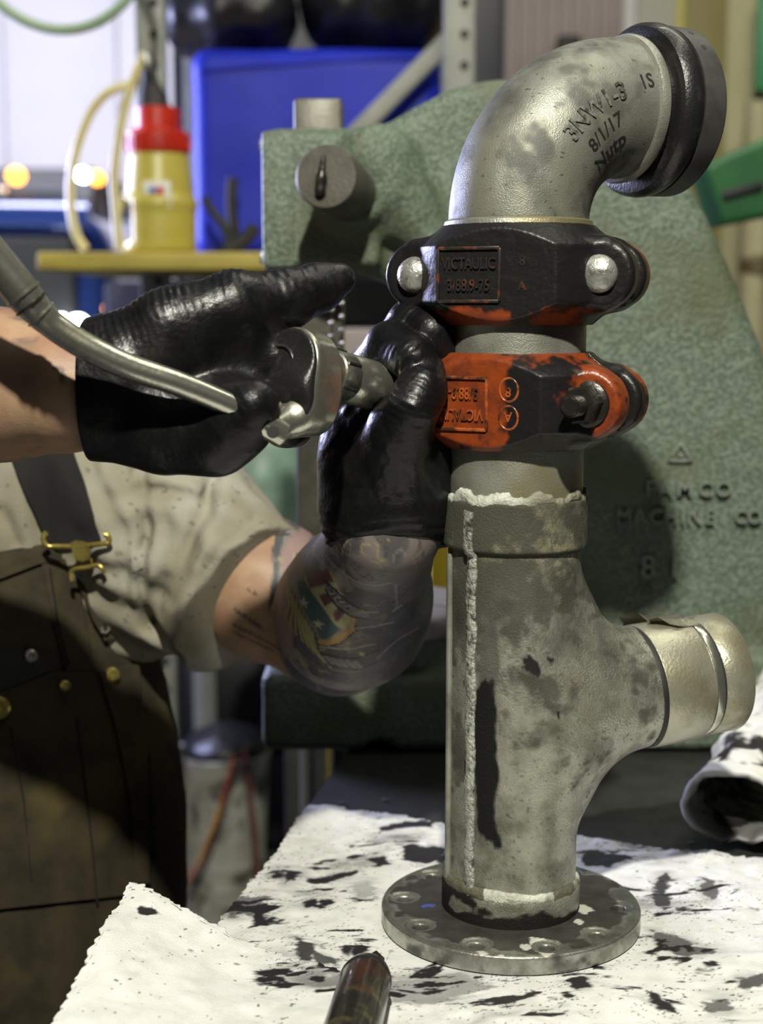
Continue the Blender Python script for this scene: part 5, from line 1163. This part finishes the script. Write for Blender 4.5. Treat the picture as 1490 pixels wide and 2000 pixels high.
# blue truck in the next bay
M_truck = mat('blue truck paint', (.030, .070, .30), (.026, .060, .26), .16, .2, 3, coat=1)
M_glass = mat('dark windscreen', (.010, .012, .018), None, .35, spec=.2)
M_tdark = mat('dark truck trim', (.009, .010, .012), (.013, .014, .016), .5, 0, 8)
tr = thing('pickup_truck', 'dark blue truck with amber roof lamps parked in the far bay at the left', 'truck', (-1.75, 5.6, 0))
Yh, Yw_ = 4.9, 6.0
zh = P(0, 405, Yh + .3).z; zr = P(0, 338, Yw_ + .4).z; xr = P(212, 440, Yh).x; xl = xr - 1.95; xm = (xl + xr)/2
tk = Field((xl - .1, Yh - .1, .2), (xr + .1, Yh + 2.6, zr + .1), .022)
tk.box((xm, Yh + .65, (zh + .55)/2 + .0), (.97, .65, (zh - .55)/2), .20); tk.box((xm, Yw_ + .75, (zh + .55)/2), (.97, .75, (zh - .55)/2), .08, .05)
fobj('truck_body', tk, M_truck, tr)
kb = Field((xl - .1, Yw_ - .5, zh - .2), (xr + .1, Yw_ + 1.6, zr + .05), .02)
kb.poly([(xl + .10, zh - .1), (xr - .10, zh - .1), (xr - .22, zr - .02), (xl + .22, zr - .02)], Yw_ - .1, Yw_ + 1.4, .05); fobj('cab', kb, M_tdark, tr)
box_obj('windscreen', (xm, Yw_ - .12, (zh + zr)/2 - .03), (1.5, .03, (zr - zh)*.74), M_glass, tr, .01, Matrix.Rotation(-.45, 3, 'X'))
box_obj('hood_nose', (xm, Yh - .03, (P(0, 402, Yh).z + P(0, 442, Yh).z)/2), (1.84, .115, .03), M_truck, tr, .012, Matrix.Rotation(.75, 3, 'X'))
box_obj('grille', (xm, Yh - .03, (zh + .9)/2 - .05), (1.75, .08, zh - 1.02), M_tdark, tr, .02)
for i in range(6): box_obj('grille_bar', (xm, Yh - .08, .95 + i*.085), (1.2, .03, .03), M_tdark, tr, .006)
box_obj('bumper', (xm, Yh - .10, .68), (1.9, .16, .24), M_chrome, tr, .03)
M_amber = mat('lit amber lamp', (.9, .35, .03), None, .4, emit=(1.0, .36, .03), estr=7); M_lampw = mat('lit white lamp', (.9, .95, 1), None, .3, emit=(.85, .97, 1.0), estr=22)
for px, py, Yq, nm, m_, r_, lab in ((30, 343, Yw_ + .25, 'marker_lamp', M_amber, .030, 0), (188, 347, Yw_ + .25, 'marker_lamp', M_amber, .024, 0), (216, 603, Yh - .06, 'turn_lamp', M_amber, .020, 0), (160, 341, Yw_ + .3, 'roof_lamp', M_lampw, .022, 0), (150, 636, Yh - .06, 'headlamp', M_lampw, .030, 0), (118, 625, Yh - .06, 'headlamp', M_lampw, .014, 0), (2, 378, Yw_ - .3, 'mirror_glint', M_chrome, .03, 0)):
    lathe_obj(nm, [(0, -.03), (r_*.7, -.025), (r_, -.005), (r_, .03), (0, .03)], P(px, py, Yq - .1 if Yq < 5.5 else 5.80), m_, tr, (0, 1, 0), 20)
    
for y in (Yh + .5, Yw_ + 1.0):
    for x in (xl + .15, xr - .15): lathe_obj('wheel', [(0, -.12), (.2, -.12), (.36, -.10), (.38, -.06), (.38, .06), (.36, .10), (.2, .12), (0, .12)], (x, y, .38), M_black, tr, (1, 0, 0), 40)
# pails, bottle, sticks under and beside the rack
M_pail = mat('stained white pail', (.56, .56, .48), (.40, .40, .32), .5, 0, 9, .4, .7, c3=(.10, .095, .07), s3=14)
YQ = 3.1
pc = P(434, 1500, YQ); pr_ = (P(526, 1500, YQ).x - P(342, 1500, YQ).x)/2; ph = P(434, 1466, YQ).z
pail = thing('pail', 'tall stained white pail with ribbed base and black lid under the storage rack', 'pail', (pc.x, YQ, 0))
prof = [(0, .004), (pr_*.86, .004), (pr_*.88, .0)]; z = .03
while z < .32: prof += [(pr_*.885, z), (pr_*.905, z + .006), (pr_*.905, z + .012), (pr_*.885, z + .018)]; z += .045
prof += [(pr_*.90, .34), (pr_, ph - .015), (pr_*1.03, ph - .010), (pr_*1.03, ph), (pr_*.95, ph), (pr_*.94, ph - .03), (0, ph - .03)]
lathe_obj('pail_body', prof, (pc.x, YQ, .002), M_pail, pail, n=56)
pb = Field((pc.x - .14, YQ - .14, ph - .05), (pc.x + .14, YQ + .14, ph + .10), .004); pb.ell((pc.x + .01, YQ, ph + .01), (pr_*.92, pr_*.92, .045)); pb.disp(lambda p: .014*(fbm(p, 22, 3) - .5)); fobj('black_liner', pb, M_bag, pail)
M_stick = mat('amber stick', (.42, .24, .035), (.16, .03, .02), .35, 0, 5); M_stick2 = mat('dark red stick', (.12, .03, .02), None, .45)
s1 = thing('dip_stick', 'amber and brown stick leaning diagonally against the front of the white pail', 'stick', P(345, 1790, YQ - .22))
tube_obj('stick', smooth_path([P(458, 1478, YQ - .155), P(430, 1580, YQ - .16), P(392, 1680, YQ - .17), P(345, 1775, YQ - .20), Vector((P(318, 1850, YQ - .2).x, YQ - .24, .01))], 5), [.0055]*21, M_stick, s1, 10)
s2 = thing('dip_stick', 'dark red stick standing upright against the right front of the white pail', 'stick', P(505, 1790, YQ - .2))
tube_obj('stick', smooth_path([P(478, 1470, YQ - .15), P(488, 1560, YQ - .155), P(500, 1680, YQ - .16), Vector((P(508, 1780, YQ - .16).x, YQ - .165, .01))], 5), .006, M_stick2, s2, 10)
bt_ = thing('bottle', 'grey bottle with a red cap standing left of the white pail', 'bottle', (P(318, 1500, YQ).x, YQ - .09, 0))
zc_ = P(322, 1478, YQ).z; lathe_obj('bottle_body', [(0, 0), (.040, 0), (.042, .01), (.042, zc_ - .12), (.032, zc_ - .05), (.022, zc_ - .01), (.022, zc_), (0, zc_)], (P(316, 1500, YQ).x, YQ - .09, .001), mat('grey bottle', (.30, .31, .29), (.22, .23, .21), .5, 0, 8), bt_, n=32)
lathe_obj('bottle_label', [(.0424, 0), (.0428, .001), (.0428, .012), (.0424, .013)], (P(316, 1500, YQ).x, YQ - .09, P(322, 1620, YQ).z), M_hose, bt_, n=32)
lathe_obj('cap', [(0, 0), (.030, 0), (.033, .006), (.033, .045), (.026, .058), (0, .060)], (P(316, 1500, YQ).x, YQ - .09, zc_ - .004), mat('red cap', (.42, .035, .03), None, .4), bt_, n=32)
box_obj('post', (0, 0, 0), (.01, .01, .01), M_black) if False else None
# pale post base, tubes of a stand, teal cylinder, yellow post
stn = thing('tube_stand', 'stand of bright steel tubes seen below the overhanging press base', 'stand', P(622, 1560, 2.0))
for px, r_ in ((598, .008), (630, .014)):
    t_ = P(px, 1560, 2.0); lathe_obj('tube', [(0, 0), (r_, 0), (r_, t_.z + .12), (0, t_.z + .12)], (t_.x, 2.0, 0.02), mat('bright tube', (.55, .55, .52), (.42, .42, .40), .28, .8, 10), stn, n=24)
box_obj('foot', (P(615, 1560, 2.0).x, 2.0, .012), (.10, .08, .024), M_darkmetal, stn, .004)
tl = thing('gas_cylinder', 'pale teal cylinder on a dark stand behind the sleeve, left of the press ram', 'gas cylinder', (P(510, 950, 2.2).x, 2.2, 0))
tcx = P(512, 950, 2.2); zt2 = P(512, 838, 2.2).z
zt0 = P(512, 1120, 2.2).z; box_obj('stand', (P(572, 950, 2.2).x, 2.2, zt0/2), (.028, .04, zt0 - .004), M_black, tl, .004); box_obj('stand_foot', (P(580, 950, 2.2).x, 2.2, .008), (.05, .16, .016), M_black, tl, .003); zq = zt2 - zt0
lathe_obj('cylinder_body', [(0, 0), (.060, 0), (.064, .008), (.064, zq - .07), (.054, zq - .03), (.03, zq - .005), (.02, zq), (0, zq)], (tcx.x, 2.2, zt0), mat('pale teal paint', (.27, .42, .35), (.15, .24, .18), .45, 0, 9, .4, .7), tl, n=40)
lathe_obj('valve', [(0, 0), (.018, 0), (.018, .03), (.010, .035), (.010, .05), (0, .05)], (tcx.x, 2.2, zt2 - .002), M_darkmetal, tl, n=20)
yp = thing('yellow_post', 'bright yellow steel post glimpsed between the tattooed forearm and the pipe', 'post', (P(862, 1060, 1.95).x, 1.95, 0))
zy = P(862, 1030, 1.95).z; y0_ = P(868, 1060, 1.95)
box_obj('post_body', (y0_.x, 1.95, zy/2 + .01), (.040, .04, zy - .02), mat('safety yellow', (.75, .52, .02), None, .5), yp, .005)
box_obj('post_foot', (y0_.x, 1.95, .006), (.14, .12, .012), M_black, yp, .003)
gbx = thing('parts_box', 'pinkish grey box seen through the press throat between hand and chain', 'box', (P(735, 690, 2.3).x, 2.3, 0))
zg = P(735, 642, 2.25).z; gx = P(735, 690, 2.3)
box_obj('box_shell', (gx.x, 2.3, zg - .06), (.115, .10, .12), mat('pinkish grey card', (.33, .28, .27), None, .8), gbx, .012)
box_obj('box_stand', (gx.x, 2.3, (zg - .12)/2), (.08, .08, zg - .12), M_darkmetal, gbx, .004)
tc = thing('dark_fill_chest', 'long dark chest added behind the rack to fill the dark under the yellow shelf', 'tool chest', (P(380, 600, 3.25).x, 3.38, 0))  # invented chest, added as a dark backdrop below the shelf
tx0, tx1, ztc = P(196, 600, 3.25).x, P(640, 600, 3.25).x, P(300, 535, 3.25).z
box_obj('chest_body', ((tx0 + tx1)/2, 3.385, ztc/2 - .005), (tx1 - tx0, .20, ztc - .02), M_tdark, tc, .012)
for k in range(6): box_obj('drawer', ((tx0 + tx1)/2, 3.263, .16 + k*(ztc - .2)/6), (tx1 - tx0 - .06, .014, (ztc - .2)/6 - .02), M_tdark, tc, .006)
dk = thing('tool_cart', 'dark tool cart standing in shadow behind the press throat', 'tool cart', (P(760, 700, 2.45).x, 2.45, 0))
zk = P(760, 500, 2.42).z
box_obj('cart_body', (P(770, 700, 2.45).x, 2.45, (zs0 - .1)/2 + .02), (.26, .16, zs0 - .16), M_tdark, dk, .008)
for k in range(5): box_obj('drawer', (P(770, 700, 2.45).x, 2.363, .28 + k*.22), (.24, .012, .19), M_tdark, dk, .004)
